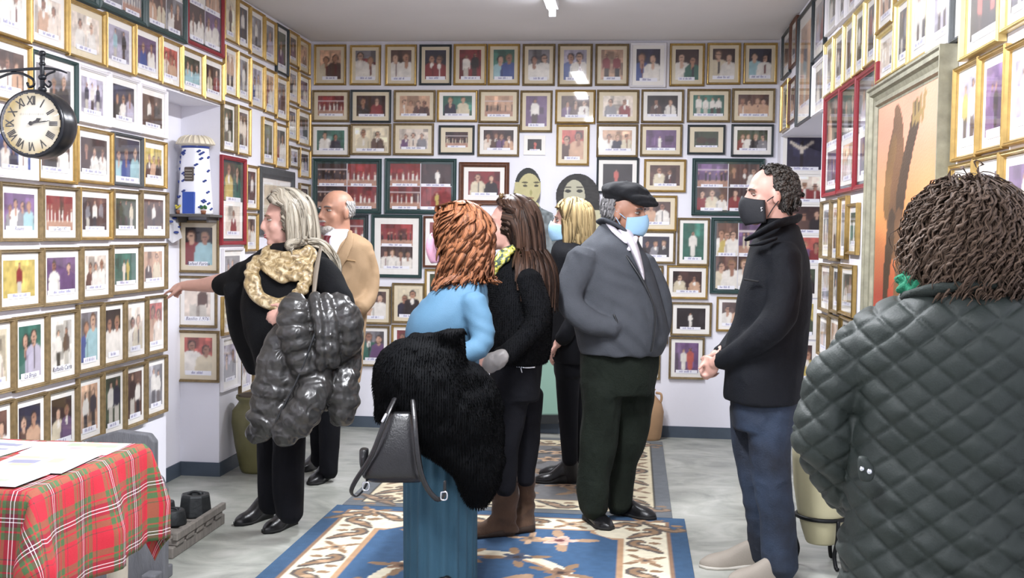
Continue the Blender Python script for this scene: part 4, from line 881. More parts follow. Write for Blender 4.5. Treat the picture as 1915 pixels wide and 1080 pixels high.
# ------------------------------------------------------------------ people
M_skin = mat('skin', '#c4988a', 0.5, var=0.06, vscale=30)
M_skin2 = mat('tanned_skin', '#ad7f69', 0.5, var=0.08, vscale=30)
M_eye = mat('eye_white', '#b5aca4', 0.35); M_iris = mat('iris', '#2e211a', 0.2); M_lip = mat('lips', '#a5545a', 0.45)
class Fig:
    def __init__(s, Y, px, label, ground_px=None):
        s.Y = Y; g = PY(px, 900, Y); s.g = np.array([g[0], g[1], 0.0])
        v = np.array([g[0], g[1], 0.0]); v /= np.linalg.norm(v); s.e2 = v; s.e1 = np.array([v[1], -v[0], 0.0])
        s.mpp = float((np.array([g[0], g[1], 1.0])-CAM)@fw/F)
        s.root = thing('person', tuple(s.g), label, 'person')
    z = 0.0
    def W(s, px, py, dy=0.0):
        return PY(px, py, s.Y+dy*s.e2[1])
    def stack(s, mb, rows, n=28, pw=2.3, sub=4):
        A = np.array([list(r)+[0.0]*(5-len(r)) for r in rows], float)
        P, _ = catmull(A, np.zeros(len(A)), sub)
        rings = []
        for py, xl, xr, dh, dy in P:
            c = s.W((xl+xr)/2, py, dy); hw = max((xr-xl)/2*s.mpp*(1+dy*s.e2[1]/s.Y), 0.002); ring = []
            for j in range(n):
                a = 2*math.pi*j/n; ca, sa = math.cos(a), math.sin(a)
                ring.append(c+s.e1*hw*math.copysign(abs(ca)**(2/pw), ca)+s.e2*dh*math.copysign(abs(sa)**(2/pw), sa))
            rings.append(ring)
        mb.rings(rings); return mb
    def tube(s, mb, pts, k=1.0, n=14, ell=None):
        mb.tube([s.W(p[0], p[1], p[2]) for p in pts], [p[3]*s.mpp*(1+p[2]*s.e2[1]/s.Y)*k for p in pts], n, ell); return mb
    def part(s, name, me, m, label=None):
        o = add_obj(name, me, m, None)
        o.parent = s.root; o.matrix_parent_inverse = Matrix.Translation(-Vector(s.g))
        if label: o['label'] = label
        return o
    def sub(s, name, me, m, parent, label=None):
        o = add_obj(name, me, m, None); o.parent = parent
        if label: o['label'] = label
        return o
def folds(seed, amp=0.006, sc=(9, 9, 5)):
    return lambda co, no: 1.5*amp*(vnoise(co*np.array(sc), seed)+0.5*vnoise(co*np.array(sc)*2.1, seed+1))
class Head:
    def __init__(s, fig, px, py, face, tilt=0.0, scale=1.0, dy=0.0):
        s.c = fig.W(px, py, dy); s.k = scale; f = np.array([face[0], face[1], 0.0]); f /= np.linalg.norm(f)
        S = np.cross(f, [0, 0, 1.0])             # person's right-hand side
        t = math.radians(tilt); s.F = f*math.cos(t)+np.array([0, 0, math.sin(t)]); s.S = S; s.U = np.cross(S, s.F)
        s.R = np.stack([s.F, s.S, s.U], 1); s.fig = fig
    def at(s, f, r, u): return s.c+s.k*(s.F*f+s.S*r+s.U*u)
    def e(s, mb, c, r, n=18, m=12): mb.ell(s.at(*c), [q*s.k for q in r], n, m, s.R)
    def build(s, mb, neck=None, fem=False, nose=1.0, jaw=1.0):
        s.e(mb, (-0.012, 0, 0.030), (0.097, 0.076, 0.088)); s.e(mb, (0.022, 0, -0.028), (0.070, 0.060*jaw, 0.080))
        s.e(mb, (0.030, 0, -0.070), (0.052, 0.050*jaw, 0.038)); s.e(mb, (0.066, 0, -0.096), (0.026, 0.026*jaw, 0.020))
        s.e(mb, (0.072, 0, 0.030), (0.020, 0.050, 0.016))
        for q in (-1, 1):
            s.e(mb, (0.054, q*0.034, -0.024), (0.027, 0.026, 0.032)); s.e(mb, (-0.008, q*0.077, -0.008), (0.019, 0.010, 0.033))
            s.e(mb, (0.094, q*0.010, -0.036), (0.011, 0.008, 0.008))
        mb.tube([s.at(0.086, 0, 0.020), s.at(0.101, 0, -0.006), s.at(0.112*nose**.5, 0, -0.028)], [0.0085*s.k, 0.0095*s.k, 0.0125*s.k], 10)
        s.e(mb, (0.091, 0, -0.058), (0.010, 0.024, 0.006)); s.e(mb, (0.089, 0, -0.069), (0.011, 0.021, 0.007)); s.e(mb, (0.084, 0, -0.05), (0.012, 0.03, 0.014))
        if neck is not None:
            mb.tube([s.at(-0.020, 0, -0.03), s.at(-0.026, 0, -0.11), neck], [0.055*s.k, 0.052*s.k, 0.062*s.k], 16)
    def dent(s):
        sk = [s.at(0.088, q*0.032, 0.008) for q in (-1, 1)]
        def fn(co, no):
            d = np.zeros(len(co))
            for p in sk: d -= 0.0075*np.exp(-((co-p)**2).sum(1)/(0.015*s.k)**2)
            return d
        return fn
    def eyes(s, closed=False, brow='#4a3a30', lips=True):
        fig = s.fig; bm_ = mat('brow_'+brow[1:], brow, 0.8)
        for q in (-1, 1):
            e = MB(); i = MB(); b = MB(); l_ = MB()
            s.e(e, (0.0700, q*0.0320, 0.008), (0.0120, 0.0135, 0.0050 if not closed else 0.003)); s.e(i, (0.0795, q*0.0320, 0.0085), (0.0030, 0.0048, 0.0046 if not closed else 0.0025))
            b.tube([s.at(0.0895, q*0.014, 0.027), s.at(0.088, q*0.033, 0.031), s.at(0.073, q*0.052, 0.026)], [0.0034*s.k, 0.0038*s.k, 0.0022*s.k], 7)
            l_.tube([s.at(0.080, q*0.018, 0.0115), s.at(0.0835, q*0.032, 0.0155), s.at(0.073, q*0.047, 0.0115)], [0.0018*s.k]*3, 6)
            eo = fig.part('eye', e.mesh(), M_eye); fig.sub('iris', i.mesh(), M_iris, eo); fig.sub('eyelid', l_.mesh(), bm_, eo)
            fig.part('eyebrow', b.mesh(), bm_)
        if lips:
            l = MB(); s.e(l, (0.0945, 0, -0.059), (0.0085, 0.022, 0.0045)); s.e(l, (0.0935, 0, -0.0685), (0.009, 0.019, 0.0055)); fig.part('lips', l.mesh(), M_lip)
    def mask(s, m, label, big=1.0, logo=False, fold=True):
        """face mask: a shell over nose and chin plus ear loops"""
        fig = s.fig; rows = []; nu, nv = 17, 11
        for iv in range(nv):
            v = iv/(nv-1); u_ = -0.012-v*0.092*min(big, 1.1); ring = []
            for iu in range(nu):
                a = (iu/(nu-1)-0.5)*2
                th = a*1.30; bul = float(np.interp(v, [0, .2, .45, .75, 1], [.62, .92, 1.0, .80, .42]))
                fr_ = 0.082+0.040*bul*math.cos(th)**2*big; half = (0.060+0.006*bul)
                tip = 0.018*(1-abs(a))**1.5*(1-v)**2
                ring.append(s.at(math.cos(th)*(fr_+0.006)-0.002+0.02*(1-math.cos(th)), math.sin(th)*half*1.08, u_+tip+0.012*abs(a)*(v-0.45)))
            rows.append(ring)
        vs_ = [p for r in rows for p in r]; fs = []
        for iv in range(nv-1):
            for iu in range(nu-1): fs.append((iv*nu+iu, iv*nu+iu+1, (iv+1)*nu+iu+1, (iv+1)*nu+iu))
        me = MB().add(vs_, fs).mesh(); o = fig.part('face_mask', me, m, label)
        sd = o.modifiers.new('thickness', 'SOLIDIFY'); sd.thickness = 0.004; sd.offset = 1
        for q in (-1, 1):
            lp = MB()
            for u1, u2 in ((-0.022, 0.004), (-0.085, -0.024)):
                lp.tube([s.at(0.030, q*0.069, u1), s.at(0.012, q*0.079, (u1+u2)/2), s.at(-0.012, q*0.084, u2)], [0.0022]*3, 6)
            fig.sub('ear_loop', lp.mesh(), m, o)
        if logo:
            g = MB()
            for a_, b_ in (((-0.008, 0.006), (0.006, 0.006)), ((0.006, 0.006), (0.004, -0.002)), ((-0.006, 0.0), (0.006, -0.008)), ((-0.008, 0.006), (-0.006, -0.002))):
                q = -1 if logo == 'l' else 1
                def lp_(x, y): return s.at(0.050+x*0.9, q*0.0675, -0.052+y)
                g.tube([lp_(*a_), lp_(*b_)], [0.0016, 0.0016], 6, spline=False)
            fig.sub('mask_emblem', g.mesh(), mat('emblem_grey', '#c9c9cc', 0.6), o)
        return o
def hair(fig, hd, m, n=320, L=0.2, mask=None, steps=12, amp=0.0, freq=2.0, rad=0.006, thick=0.02, colls=(), seed=1, back=0.3, side=0.3, grav=0.4, fmax=None, acurve=1.0, wide=3.2, radii=(0.106, 0.084, 0.099), jit=0.25, name='hair', label=None, cap=True, lenfn=None, lift=0.0):
    R = np.random.RandomState(seed); k = hd.k
    i = np.arange(int(n*1.7))+0.5; ph = np.arccos(1-2*i/len(i)); th = math.pi*(1+5**0.5)*i
    loc = np.stack([np.cos(th)*np.sin(ph), np.sin(th)*np.sin(ph), np.cos(ph)], 1)
    mask = mask or (lambda l: (l[:, 2] > -0.55) & ~((l[:, 0] > 0.35) & (l[:, 2] < 0.62)))
    loc = loc[mask(loc)]; N = len(loc)
    C = hd.at(-0.012, 0, 0.030); r = np.array(radii)*k
    FR_ = hd.R                                          # columns F, S, U
    pos = C+(loc*r)@FR_.T; nrm = loc@FR_.T
    g = np.array([0, 0, -1.0]); sgn = np.sign(loc[:, 1:2]+1e-6)
    fr_ = np.clip(loc[:, 0:1], 0, 1)*np.clip(loc[:, 2:3]+.3, 0, 1)
    d = g*(0.7*(1-fr_))-hd.F*(back+1.1*fr_)+hd.S*sgn*(side+0.9*fr_)+R.normal(0, jit, (N, 3))
    d = d-nrm*(d*nrm).sum(1, keepdims=True)+nrm*lift; d /= np.linalg.norm(d, axis=1, keepdims=True)+1e-9
    Ls = L*k*R.uniform(0.75, 1.1, N)
    if lenfn is not None: Ls = Ls*lenfn(loc)
    off = R.uniform(0.0, thick, N); pts = [pos+nrm*off[:, None]*0.6]
    p = pts[0].copy()
    for s_ in range(steps):
        d = d*(1-grav)+g*grav+R.normal(0, jit*0.16, (N, 3)); d /= np.linalg.norm(d, axis=1, keepdims=True)
        p = p+d*(Ls/steps)[:, None]
        q = ((p-C)@FR_); qq = q/(r+off[:, None]*1.0); dl = np.linalg.norm(qq, axis=1); ins = dl < 1
        q2 = (qq/np.maximum(dl, 1e-6)[:, None])*(r+off[:, None]); p[ins] = (C+q2@FR_.T)[ins]
        for cc, cr in colls:
            qq = (p-np.array(cc))/(np.array(cr)+off[:, None]); dl = np.linalg.norm(qq, axis=1); ins = dl < 1
            p2 = np.array(cc)+(qq/np.maximum(dl, 1e-6)[:, None])*(np.array(cr)+off[:, None]); p[ins] = p2[ins]
        if fmax is not None:
            q = (p-C)@FR_; lim = np.interp(q[:, 2], [0.0, 0.055*k, 0.09*k], [fmax*k, fmax*k*1.6, 0.2]); q[:, 0] = np.minimum(q[:, 0], lim+off*.3); p = C+q@FR_.T
        pts.append(p.copy())
    P = np.stack(pts, 1); K = P.shape[1]; t = np.linspace(0, 1, K)
    if amp:
        phs = R.uniform(0, 6.28, N)[:, None]+t[None]*freq*6.28
        A = (amp*k*np.minimum(1, t*2.0)**acurve)[None]
        P = P+hd.F[None, None]*(A*np.cos(phs))[..., None]+hd.S[None, None]*(A*np.sin(phs))[..., None]*0.9+np.array([0, 0, 1.0])*(A*0.5*np.sin(phs*1.3))[..., None]
    T = np.gradient(P, axis=1); T /= np.linalg.norm(T, axis=2, keepdims=True)+1e-9
    ref = nrm[:, None, :]+0*T; B = np.cross(T, ref); B /= np.linalg.norm(B, axis=2, keepdims=True)+1e-6; Nn = np.cross(B, T)
    mm = 4; rr = (rad*k*R.uniform(0.7, 1.25, N)[:, None]*np.interp(t, [0, 0.15, 0.7, 1], [0.7, 1, 0.95, 0.25])[None])
    V = np.stack([P+(B*math.cos(2*math.pi*j/mm)*wide+Nn*math.sin(2*math.pi*j/mm)*0.7)*rr[..., None] for j in range(mm)], 2)   # N K mm 3
    idx = np.arange(N*K*mm).reshape(N, K, mm); a = idx[:, :-1, :]; b = np.roll(a, -1, 2); c_ = np.roll(idx[:, 1:, :], -1, 2); d_ = idx[:, 1:, :]
    faces = np.stack([a.ravel(), b.ravel(), c_.ravel(), d_.ravel()], 1).tolist()
    verts = V.reshape(-1, 3).tolist()
    lu = (np.arange(N)*0.377)[:, None, None]+np.zeros((N, K, mm))+np.array([math.cos(2*math.pi*j/mm)*0.5*wide/3.2 for j in range(mm)])[None, None]*0.12
    uvv = np.stack([lu, np.broadcast_to(t[None, :, None], (N, K, mm))+lu*0.3], -1).reshape(-1, 2)
    capuv = []
    if cap:
        mb = MB(); nu, nv = 36, 22; base = len(verts)
        for iv in range(nv+1):
            for iu in range(nu):
                a1 = math.pi*iv/nv; a2 = 2*math.pi*iu/nu
                capuv.append((a2*0.6, a1*0.2)); l = np.array([math.cos(a2)*math.sin(a1), math.sin(a2)*math.sin(a1), math.cos(a1)]); verts.append(tuple(C+(l*(r+0.002))@FR_.T))
        for iv in range(nv):
            for iu in range(nu):
                ju = (iu+1) % nu; a1 = math.pi*(iv+.5)/nv; a2 = 2*math.pi*(iu+.5)/nu
                l = np.array([[math.cos(a2)*math.sin(a1), math.sin(a2)*math.sin(a1), math.cos(a1)]])
                if mask(l)[0]: faces.append((base+iv*nu+iu, base+iv*nu+ju, base+(iv+1)*nu+ju, base+(iv+1)*nu+iu))
    me = bpy.data.meshes.new('hair'); me.from_pydata(verts, [], faces)
    if capuv: uvv = np.vstack([uvv, np.array(capuv)])
    ul = me.uv_layers.new(name='UVMap'); li = np.empty(len(me.loops), dtype=np.int32); me.loops.foreach_get('vertex_index', li); ul.data.foreach_set('uv', uvv[li].ravel()); me.update()
    return fig.part(name, me, m, label)
def hair_mat(name, c1, c2, rough=0.42, sc=22):
    """fine streaks run along every lock (v of the UV map)"""
    m = mat(name, c1, rough, spec=0.3); nt = m.node_tree; b = nt.nodes['Principled BSDF']
    tc = nt.nodes.new('ShaderNodeTexCoord'); mp = nt.nodes.new('ShaderNodeMapping'); mp.inputs['Scale'].default_value = (70, 1.2, 1)
    n = nt.nodes.new('ShaderNodeTexNoise'); n.inputs['Scale'].default_value = 1.0; n.inputs['Detail'].default_value = 4
    r = nt.nodes.new('ShaderNodeValToRGB'); e = r.color_ramp.elements; e[0].position = 0.30; e[0].color = (*lin(c1), 1); e[1].position = 0.72; e[1].color = (*lin(c2), 1)
    nt.links.new(tc.outputs['UV'], mp.inputs[0]); nt.links.new(mp.outputs[0], n.inputs['Vector']); nt.links.new(n.outputs[0], r.inputs[0]); nt.links.new(r.outputs[0], b.inputs['Base Color'])
    bp = nt.nodes.new('ShaderNodeBump'); bp.inputs['Strength'].default_value = 0.9; bp.inputs['Distance'].default_value = 0.006; nt.links.new(n.outputs[0], bp.inputs['Height']); nt.links.new(bp.outputs[0], b.inputs['Normal'])
    return m
def unit(v): v = np.array(v, float); return v/np.linalg.norm(v)
def hand(mb, wrist, dr, back, k=1.0, curl=(0.35, 0.35, 0.35, 0.35), thumb=1, spread=0.06):
    """palm with five fingers; dr points along the hand, back is the back-of-hand normal"""
    w = np.array(wrist); dr = unit(dr); back = np.array(back, float); back = unit(back-dr*(back@dr)); ac = np.cross(dr, back)*thumb
    mb.ell(w+dr*0.045*k, (0.050*k, 0.040*k, 0.016*k), 14, 8, np.stack([dr, ac, back], 1)); mb.tube([w-dr*0.03*k, w+dr*0.02*k], [0.026*k, 0.026*k], 12, spline=False)
    for i, (ln, o) in enumerate(zip((0.072, 0.080, 0.074, 0.058), (0.029, 0.010, -0.009, -0.027))):
        b = w+dr*(0.082-0.006*abs(i-1))*k+ac*o*k; d = unit(dr+ac*spread*(1.2-i*0.8)); pts = [b-dr*0.02*k, b]; a = 0.0
        for seg in (0.45, 0.30, 0.25):
            a += curl[i]*1.25; q = d*math.cos(a)-back*math.sin(a); pts.append(pts[-1]+q*ln*seg*k)
        mb.tube(pts, [0.0088*k, 0.0092*k, 0.0085*k, 0.0078*k, 0.0066*k], 8, sub=2)
    b = w+dr*0.022*k+ac*0.030*k; d1 = unit(dr*0.75+ac*0.65-back*0.25); d2 = unit(dr*0.95+ac*0.15-back*0.3)
    mb.tube([b-d1*0.015*k, b+d1*0.028*k, b+d1*0.045*k+d2*0.022*k, b+d1*0.048*k+d2*0.045*k], [0.012*k, 0.011*k, 0.0095*k, 0.0075*k], 8, sub=2)
def shoe_mesh(heel, dr, L=0.28, w=0.095, ht=0.08, ankle=0.11, heel_h=0.02, toe=0.6):
    """shoe upper and sole as two meshes, standing on z = heel[2]"""
    dr = unit([dr[0], dr[1], 0]); sd = np.array([dr[1], -dr[0], 0]); h0 = np.array(heel, float); up_ = MB(); so = MB(); rings = []; sr = []
    for t in np.linspace(0, 1, 13):
        hw = w/2*np.interp(t, [0, .08, .3, .55, .75, .92, 1], [.35, .72, .74, .86, 1.0, .72, .12 if toe < .8 else .4])
        hh = np.interp(t, [0, .1, .22, .4, .6, .85, 1], [ankle*.7, ankle, ankle, ht*.95, ht*.68, ht*.5, ht*.22])
        lift = np.interp(t, [0, .35, .6, 1], [heel_h, heel_h*.8, 0.008, 0.010])
        c = h0+dr*t*L+np.array([0, 0, lift]); ring = []; rb = []
        for j in range(16):
            a = 2*math.pi*j/16; ca, sa = math.cos(a), math.sin(a)
            ring.append(c+sd*hw*math.copysign(abs(ca)**.8, ca)+np.array([0, 0, hh*max(sa, 0)**.85 if sa > 0 else sa*0.004]))
        rings.append(ring)
        for x_, z_ in ((-1.06, 0.004), (1.06, 0.004), (1.04, -0.5), (-1.04, -0.5)):
            rb.append(c+sd*hw*x_+np.array([0, 0, 0.004 if z_ > 0 else -(lift-0.0)]))
        sr.append(rb)
    up_.rings(rings); so.rings(sr); return up_, so
def shoes(fig, spots, m, ms, name='shoe', **kw):
    for px, py, dr, opt in spots:
        hp = PZ(px, py, fig.z); k = dict(kw); k.update(opt); u, s_ = shoe_mesh((hp[0], hp[1], fig.z), dr, **k)
        o = fig.part(name, u.mesh(), m); o.modifiers.new('sub', 'SUBSURF').levels = 1; o.modifiers['sub'].render_levels = 1
        fig.sub('sole', s_.mesh(), ms, o)
def fur_tufts(me, n, ln, seed=0, droop=0.5, rad=0.004):
    R = np.random.RandomState(seed); np_ = len(me.polygons); ce = np.empty(np_*3); me.polygons.foreach_get('center', ce); ce = ce.reshape(-1, 3)
    no = np.empty(np_*3); me.polygons.foreach_get('normal', no); no = no.reshape(-1, 3)
    ix = R.randint(0, np_, n); c = ce[ix]; nn = no[ix]; d = nn*0.7+np.array([0, 0, -droop])+R.normal(0, .28, (n, 3)); d /= np.linalg.norm(d, axis=1, keepdims=True)
    a = np.cross(nn, d+R.normal(0, .2, (n, 3))); a /= np.linalg.norm(a, axis=1, keepdims=True)+1e-9; b = np.cross(a, d)
    l = ln*R.uniform(.6, 1.3, n)[:, None]; r_ = rad
    V = np.stack([c+a*r_, c-a*r_*.5+b*r_*.87, c-a*r_*.5-b*r_*.87, c+d*l+np.array([0, 0, -1.0])*l*0.25], 1)
    i = (np.arange(n)*4)[:, None]; f3 = np.concatenate([i+np.array([[0, 1, 3]]), i+np.array([[1, 2, 3]]), i+np.array([[2, 0, 3]])])
    m = bpy.data.meshes.new('fur'); m.from_pydata(V.reshape(-1, 3).tolist(), [], f3.tolist()); m.update(); return m
def collar(fig, pts, r, sub=5):
    m = MB(); fig.tube(m, [(p[0], p[1], p[2], r) for p in pts], 1.0, 10, 1.6); return m
M_blackcloth = mat('black_wool', '#0b0c0f', 0.9, var=0.2, vscale=12, bump=0.25, bscale=180, spec=.2, crease=.25, cscale=5)
M_blacktrouser = mat('black_trouser_cloth', '#0c0d13', 0.85, var=0.15, bump=0.15, bscale=220, spec=.2, crease=.3, cscale=7)
M_blackleather = mat('black_leather', '#141416', 0.32, var=0.15, vscale=30, bump=0.12, bscale=160)
M_sole = mat('dark_rubber', '#121212', 0.8)
M_silver = mat('polished_metal', '#c9ccd2', 0.25, 0.9)
M_fur = mat('black_fur', '#050608', 0.75, var=0.3, vscale=40, spec=0.10)
M_blackknit = mat('black_fleece', '#090a0d', 0.9, var=0.25, vscale=14, bump=0.3, bscale=150, spec=.15)

# ---- bald man in a beige jacket
f = Fig(6.42, 620, 'bald man with white beard in beige jacket and red tie behind blonde woman')
hd = Head(f, 629, 396, (-0.62, -0.78), -2, 1.06)
b = MB(); hd.build(b, f.W(636, 462), nose=1.05)
armR = [(684, 474, 0, 17), (693, 515, .03, 17), (690, 552, 0, 16), (668, 578, -.10, 12)]; armL = [(596, 476, -.02, 17), (588, 520, -.06, 16), (596, 565, -.14, 15), (628, 585, -.2, 11)]
legs = [[(618, 690, -.02, 25), (617, 790, -.02, 22), (615, 884, -.02, 17)], [(608, 690, .12, 25), (600, 790, .14, 22), (597, 862, .22, 17)]]
f.stack(b, [(450, 606, 668, .07), (500, 596, 685, .09), (600, 592, 670, .09), (690, 592, 655, .09)])
for a in (armR, armL): f.tube(b, a, .62)
for l in legs: f.tube(b, l, .6)
hand(b, f.W(666, 580, -.11), (-.8, -.5, -.25), (.4, -.4, .8), .95, thumb=1)
bd = remesh(b, .0072, 3, 'body'); displace(bd, hd.dent()); f.part('body', bd, M_skin2)
hd.eyes(brow='#6b625c')
hair(f, hd, hair_mat('white_hair', '#b9b5b2', '#e6e3e0'), 620, 0.026, lambda l: (l[:, 0] < 0.02) & (l[:, 2] < 0.34) & (l[:, 2] > -0.5), 6, rad=.0018, thick=.004, seed=3, cap=True, radii=(.098, .077, .089), grav=.15, back=.6)
bm_ = MB(); hd.e(bm_, (0.060, 0, -0.094), (0.040, 0.046, 0.028)); hd.e(bm_, (0.094, 0, -0.049), (0.011, 0.030, 0.006))
bmm = remesh(bm_, .005, 2); o = f.part('beard', bmm, hair_mat('grey_beard', '#8f857d', '#d8d3ce')); 
f.sub('beard_hair', fur_tufts(bmm, 900, .009, 2, .6, .0016), MATS['grey_beard'], o)['kind'] = 'stuff'
j = MB(); f.stack(j, [(436, 616, 664, .06, .01), (446, 602, 682, .09), (458, 590, 696, .115), (480, 584, 699, .125), (510, 583, 697, .13), (550, 584, 688, .13), (620, 582, 680, .135), (700, 580, 678, .135), (716, 581, 676, .13)])
for a in (armR, armL): f.tube(j, a[:3]+[(a[3][0]+(a[2][0]-a[3][0])*.25, a[3][1]-3, a[3][2]*.9, 15)])
M_beige = mat('beige_cotton', '#9d8263', 0.8, var=0.06, vscale=10, bump=0.12, bscale=200, crease=.3, cscale=6)
jk = f.part('jacket', remesh(j, .009, 4, disp=folds(5, .006)), M_beige)
s_ = MB(); f.stack(s_, [(428, 612, 652, .052, -.02), (442, 606, 652, .085, -.035), (462, 606, 642, .10, -.042), (490, 610, 630, .10, -.045), (515, 612, 618, .10, -.04)]); f.part('shirt', remesh(s_, .007, 2), mat('white_shirt', '#e4e4ea', 0.7, bump=.05))
t_ = MB(); f.stack(t_, [(440, 606, 621, .03, -.112), (449, 604, 617, .035, -.112), (475, 606, 619, .03, -.125), (505, 610, 617, .02, -.128)]); f.part('necktie', remesh(t_, .005, 2), mat('maroon_silk', '#5e1620', 0.45, var=.1))
lp = MB(); f.tube(lp, [(655, 432, -.04, 5), (653, 452, -.10, 9), (640, 480, -.135, 11), (624, 520, -.145, 5)], 1, 10, .35); f.sub('lapel', remesh(lp, .006, 2), M_beige, jk)
pk = MB(); f.tube(pk, [(640, 485, -.124, 1.6), (664, 488, -.118, 1.6)], 1, 8); f.sub('pocket', pk.mesh(), mat('dark_beige_seam', '#8f7350', .8), jk)  # pocket line in a slightly darker beige than the jacket
tr = MB(); f.stack(tr, [(690, 584, 664, .12), (740, 588, 652, .12, .03)])
for l in legs: f.tube(tr, l)
f.part('trousers', remesh(tr, .010, 4, disp=folds(8, .006, (12, 12, 6))), M_blacktrouser)
shoes(f, [(617, 890, (-.15, -1, 0), {}), (603, 868, (-.25, -.95, 0), {})], M_blackleather, M_sole, L=.27)

# ---- blonde woman in a black poncho, pointing at the wall
f = Fig(5.22, 540, 'long-haired blonde woman in black poncho and gold scarf pointing at wall photos')
hd = Head(f, 534, 413, (-0.93, -0.36), -4, 1.02)
b = MB(); hd.build(b, f.W(540, 470), fem=True, nose=.9)
armP = [(488, 498, .04, 20), (445, 520, .14, 19), (404, 530, .22, 17), (372, 533, .28, 12), (347, 534, .32, 10)]; armJ = [(596, 492, -.12, 20), (634, 552, -.18, 19), (648, 600, -.22, 18), (590, 596, -.33, 14), (548, 584, -.36, 11)]
legs = [[(538, 760, -.05, 33), (540, 860, -.05, 30), (541, 962, -.05, 27)], [(512, 760, .08, 30), (508, 860, .09, 25), (505, 948, .07, 21)]]
f.stack(b, [(465, 500, 580, .08), (540, 490, 600, .12), (640, 490, 600, .12), (760, 492, 590, .12)])
f.tube(b, armP, 1.0); f.tube(b, armJ, .65)
for l in legs: f.tube(b, l, .6)
hand(b, f.W(344, 534, .325), f.W(302, 541, .40)-f.W(344, 534, .325), (0.1, -.6, .8), .92, curl=(.12, .75, .85, .9), thumb=-1)
hand(b, f.W(545, 583, -.37), (-.9, -.1, -.25), (.1, -.9, .3), .9, thumb=1)
bd = remesh(b, .0072, 3, 'body'); displace(bd, hd.dent()); f.part('body', bd, M_skin)
hd.eyes(brow='#7a634c')
M_blond = hair_mat('blonde_hair', '#77674f', '#d9d2c2', .4)
hair(f, hd, M_blond, 800, 0.42, lambda l: (l[:, 2] > -0.6) & ~((l[:, 0] > 0.30) & (l[:, 2] < 0.70)), 16, rad=.0042, thick=.030, seed=4, back=.8, side=.22, grav=.30, jit=.06, wide=5.0, colls=[(f.W(548, 500), (.17, .15, .11)), (f.W(575, 520, -.1), (.14, .14, .15))], fmax=.004, radii=(.106, .085, .098), label='long ash-blonde hair', amp=.004, freq=1.2)
p = MB(); f.stack(p, [(455, 512, 580, .08), (468, 482, 606, .13), (500, 464, 626, .17), (540, 454, 644, .19), (580, 450, 656, .2), (620, 458, 650, .2), (660, 470, 632, .19), (720, 480, 602, .18), (790, 488, 582, .17), (800, 490, 580, .165)])
f.tube(p, [(500, 502, .02, 36), (460, 520, .11, 32), (425, 530, .19, 25), (410, 531, .215, 22)])
f.tube(p, [(455, 548, .08, 36), (448, 580, .1, 27), (462, 630, .06, 24), (480, 690, .02, 18)], 1, 14, 1.3); f.tube(p, [(600, 500, -.12, 26), (636, 560, -.18, 24), (650, 600, -.2, 20)])
f.part('poncho', remesh(p, .010, 4, disp=folds(12, .009, (8, 8, 4))), M_blackcloth)
sc = MB()
for k_, (x0_, x1_, yb__, rr, dd) in enumerate(((512, 574, 488, 9, -.15), (502, 580, 503, 10, -.18), (494, 586, 519, 10, -.195))):
    f.tube(sc, [(548, 456, .05, 9), (x0_+10, 466, -.08, rr*.9), (x0_, 482+4*k_, dd+.03, rr), (x0_+16, yb__-8, dd, rr), ((x0_+x1_)/2-8, yb__, dd-.01, rr*1.05), (x1_-18, yb__-10, dd, rr), (x1_, 482, dd+.05, rr*.9), (x1_-12, 464, -.06, rr*.8), (552, 454, .06, 9)], 1, 12)
f.tube(sc, [(500, 466, -.10, 8), (520, 476, -.15, 10), (545, 480, -.16, 10), (575, 470, -.12, 9)], 1, 12)
for q in (0, 1): f.tube(sc, [(500, 472+4*q, -.08, 9), (482-7*q, 494, -.15, 11), (476-8*q, 525, -.195, 12), (486-4*q, 553+4*q, -.215, 12), (515, 566+6*q, -.22, 11), (545, 560+7*q, -.22, 10), (566, 536+5*q, -.215, 10), (584, 505, -.17, 9), (590, 480, -.09, 8)], 1, 12)
def scarf_disp(co, no): return .004*np.sin(co[:, 0]*70+co[:, 2]*110+4*vnoise(co*9, 2))+.004*vnoise(co*22, 3)
def scarf_mat():
    m = mat('gold_patterned_scarf', '#b09b78', 0.42, spec=.6); nt = m.node_tree; bs = nt.nodes['Principled BSDF']; tc = nt.nodes.new('ShaderNodeTexCoord'); n = nt.nodes.new('ShaderNodeTexNoise'); n.inputs['Scale'].default_value = 34; n.inputs['Detail'].default_value = 5; n.inputs['Distortion'].default_value = 1.5
    r = nt.nodes.new('ShaderNodeValToRGB'); e = r.color_ramp.elements; e[0].position = .34; e[0].color = (*lin('#6b5a40'), 1); e[1].position = .68; e[1].color = (*lin('#c9bb9c'), 1); k = e.new(.5); k.color = (*lin('#9a845c'), 1)
    nt.links.new(tc.outputs['Object'], n.inputs['Vector']); nt.links.new(n.outputs[0], r.inputs[0]); nt.links.new(r.outputs[0], bs.inputs['Base Color']); return m
f.part('scarf', remesh(sc, .0055, 2, disp=scarf_disp), scarf_mat(), 'gold and cream patterned loop scarf')
tr = MB(); f.stack(tr, [(740, 492, 584, .15), (790, 494, 578, .14)])
for l in legs: f.tube(tr, l)
f.part('trousers', remesh(tr, .010, 4, disp=folds(18, .006, (14, 14, 4))), M_blacktrouser)
shoes(f, [(552, 976, (-.30, -.95, 0), {}), (508, 964, (-.42, -.9, 0), {})], M_blackleather, M_sole, L=.255, heel_h=.045, ankle=.10, w=.088)
st = MB(); f.tube(st, [(600, 462, -.13, 3), (592, 500, -.22, 5), (587, 548, -.30, 4)], 1, 8, .35); f.part('shoulder_strap', st.mesh(), mat('taupe_leather', '#6f6558', .5), 'taupe bag strap over the shoulder')
BL = f
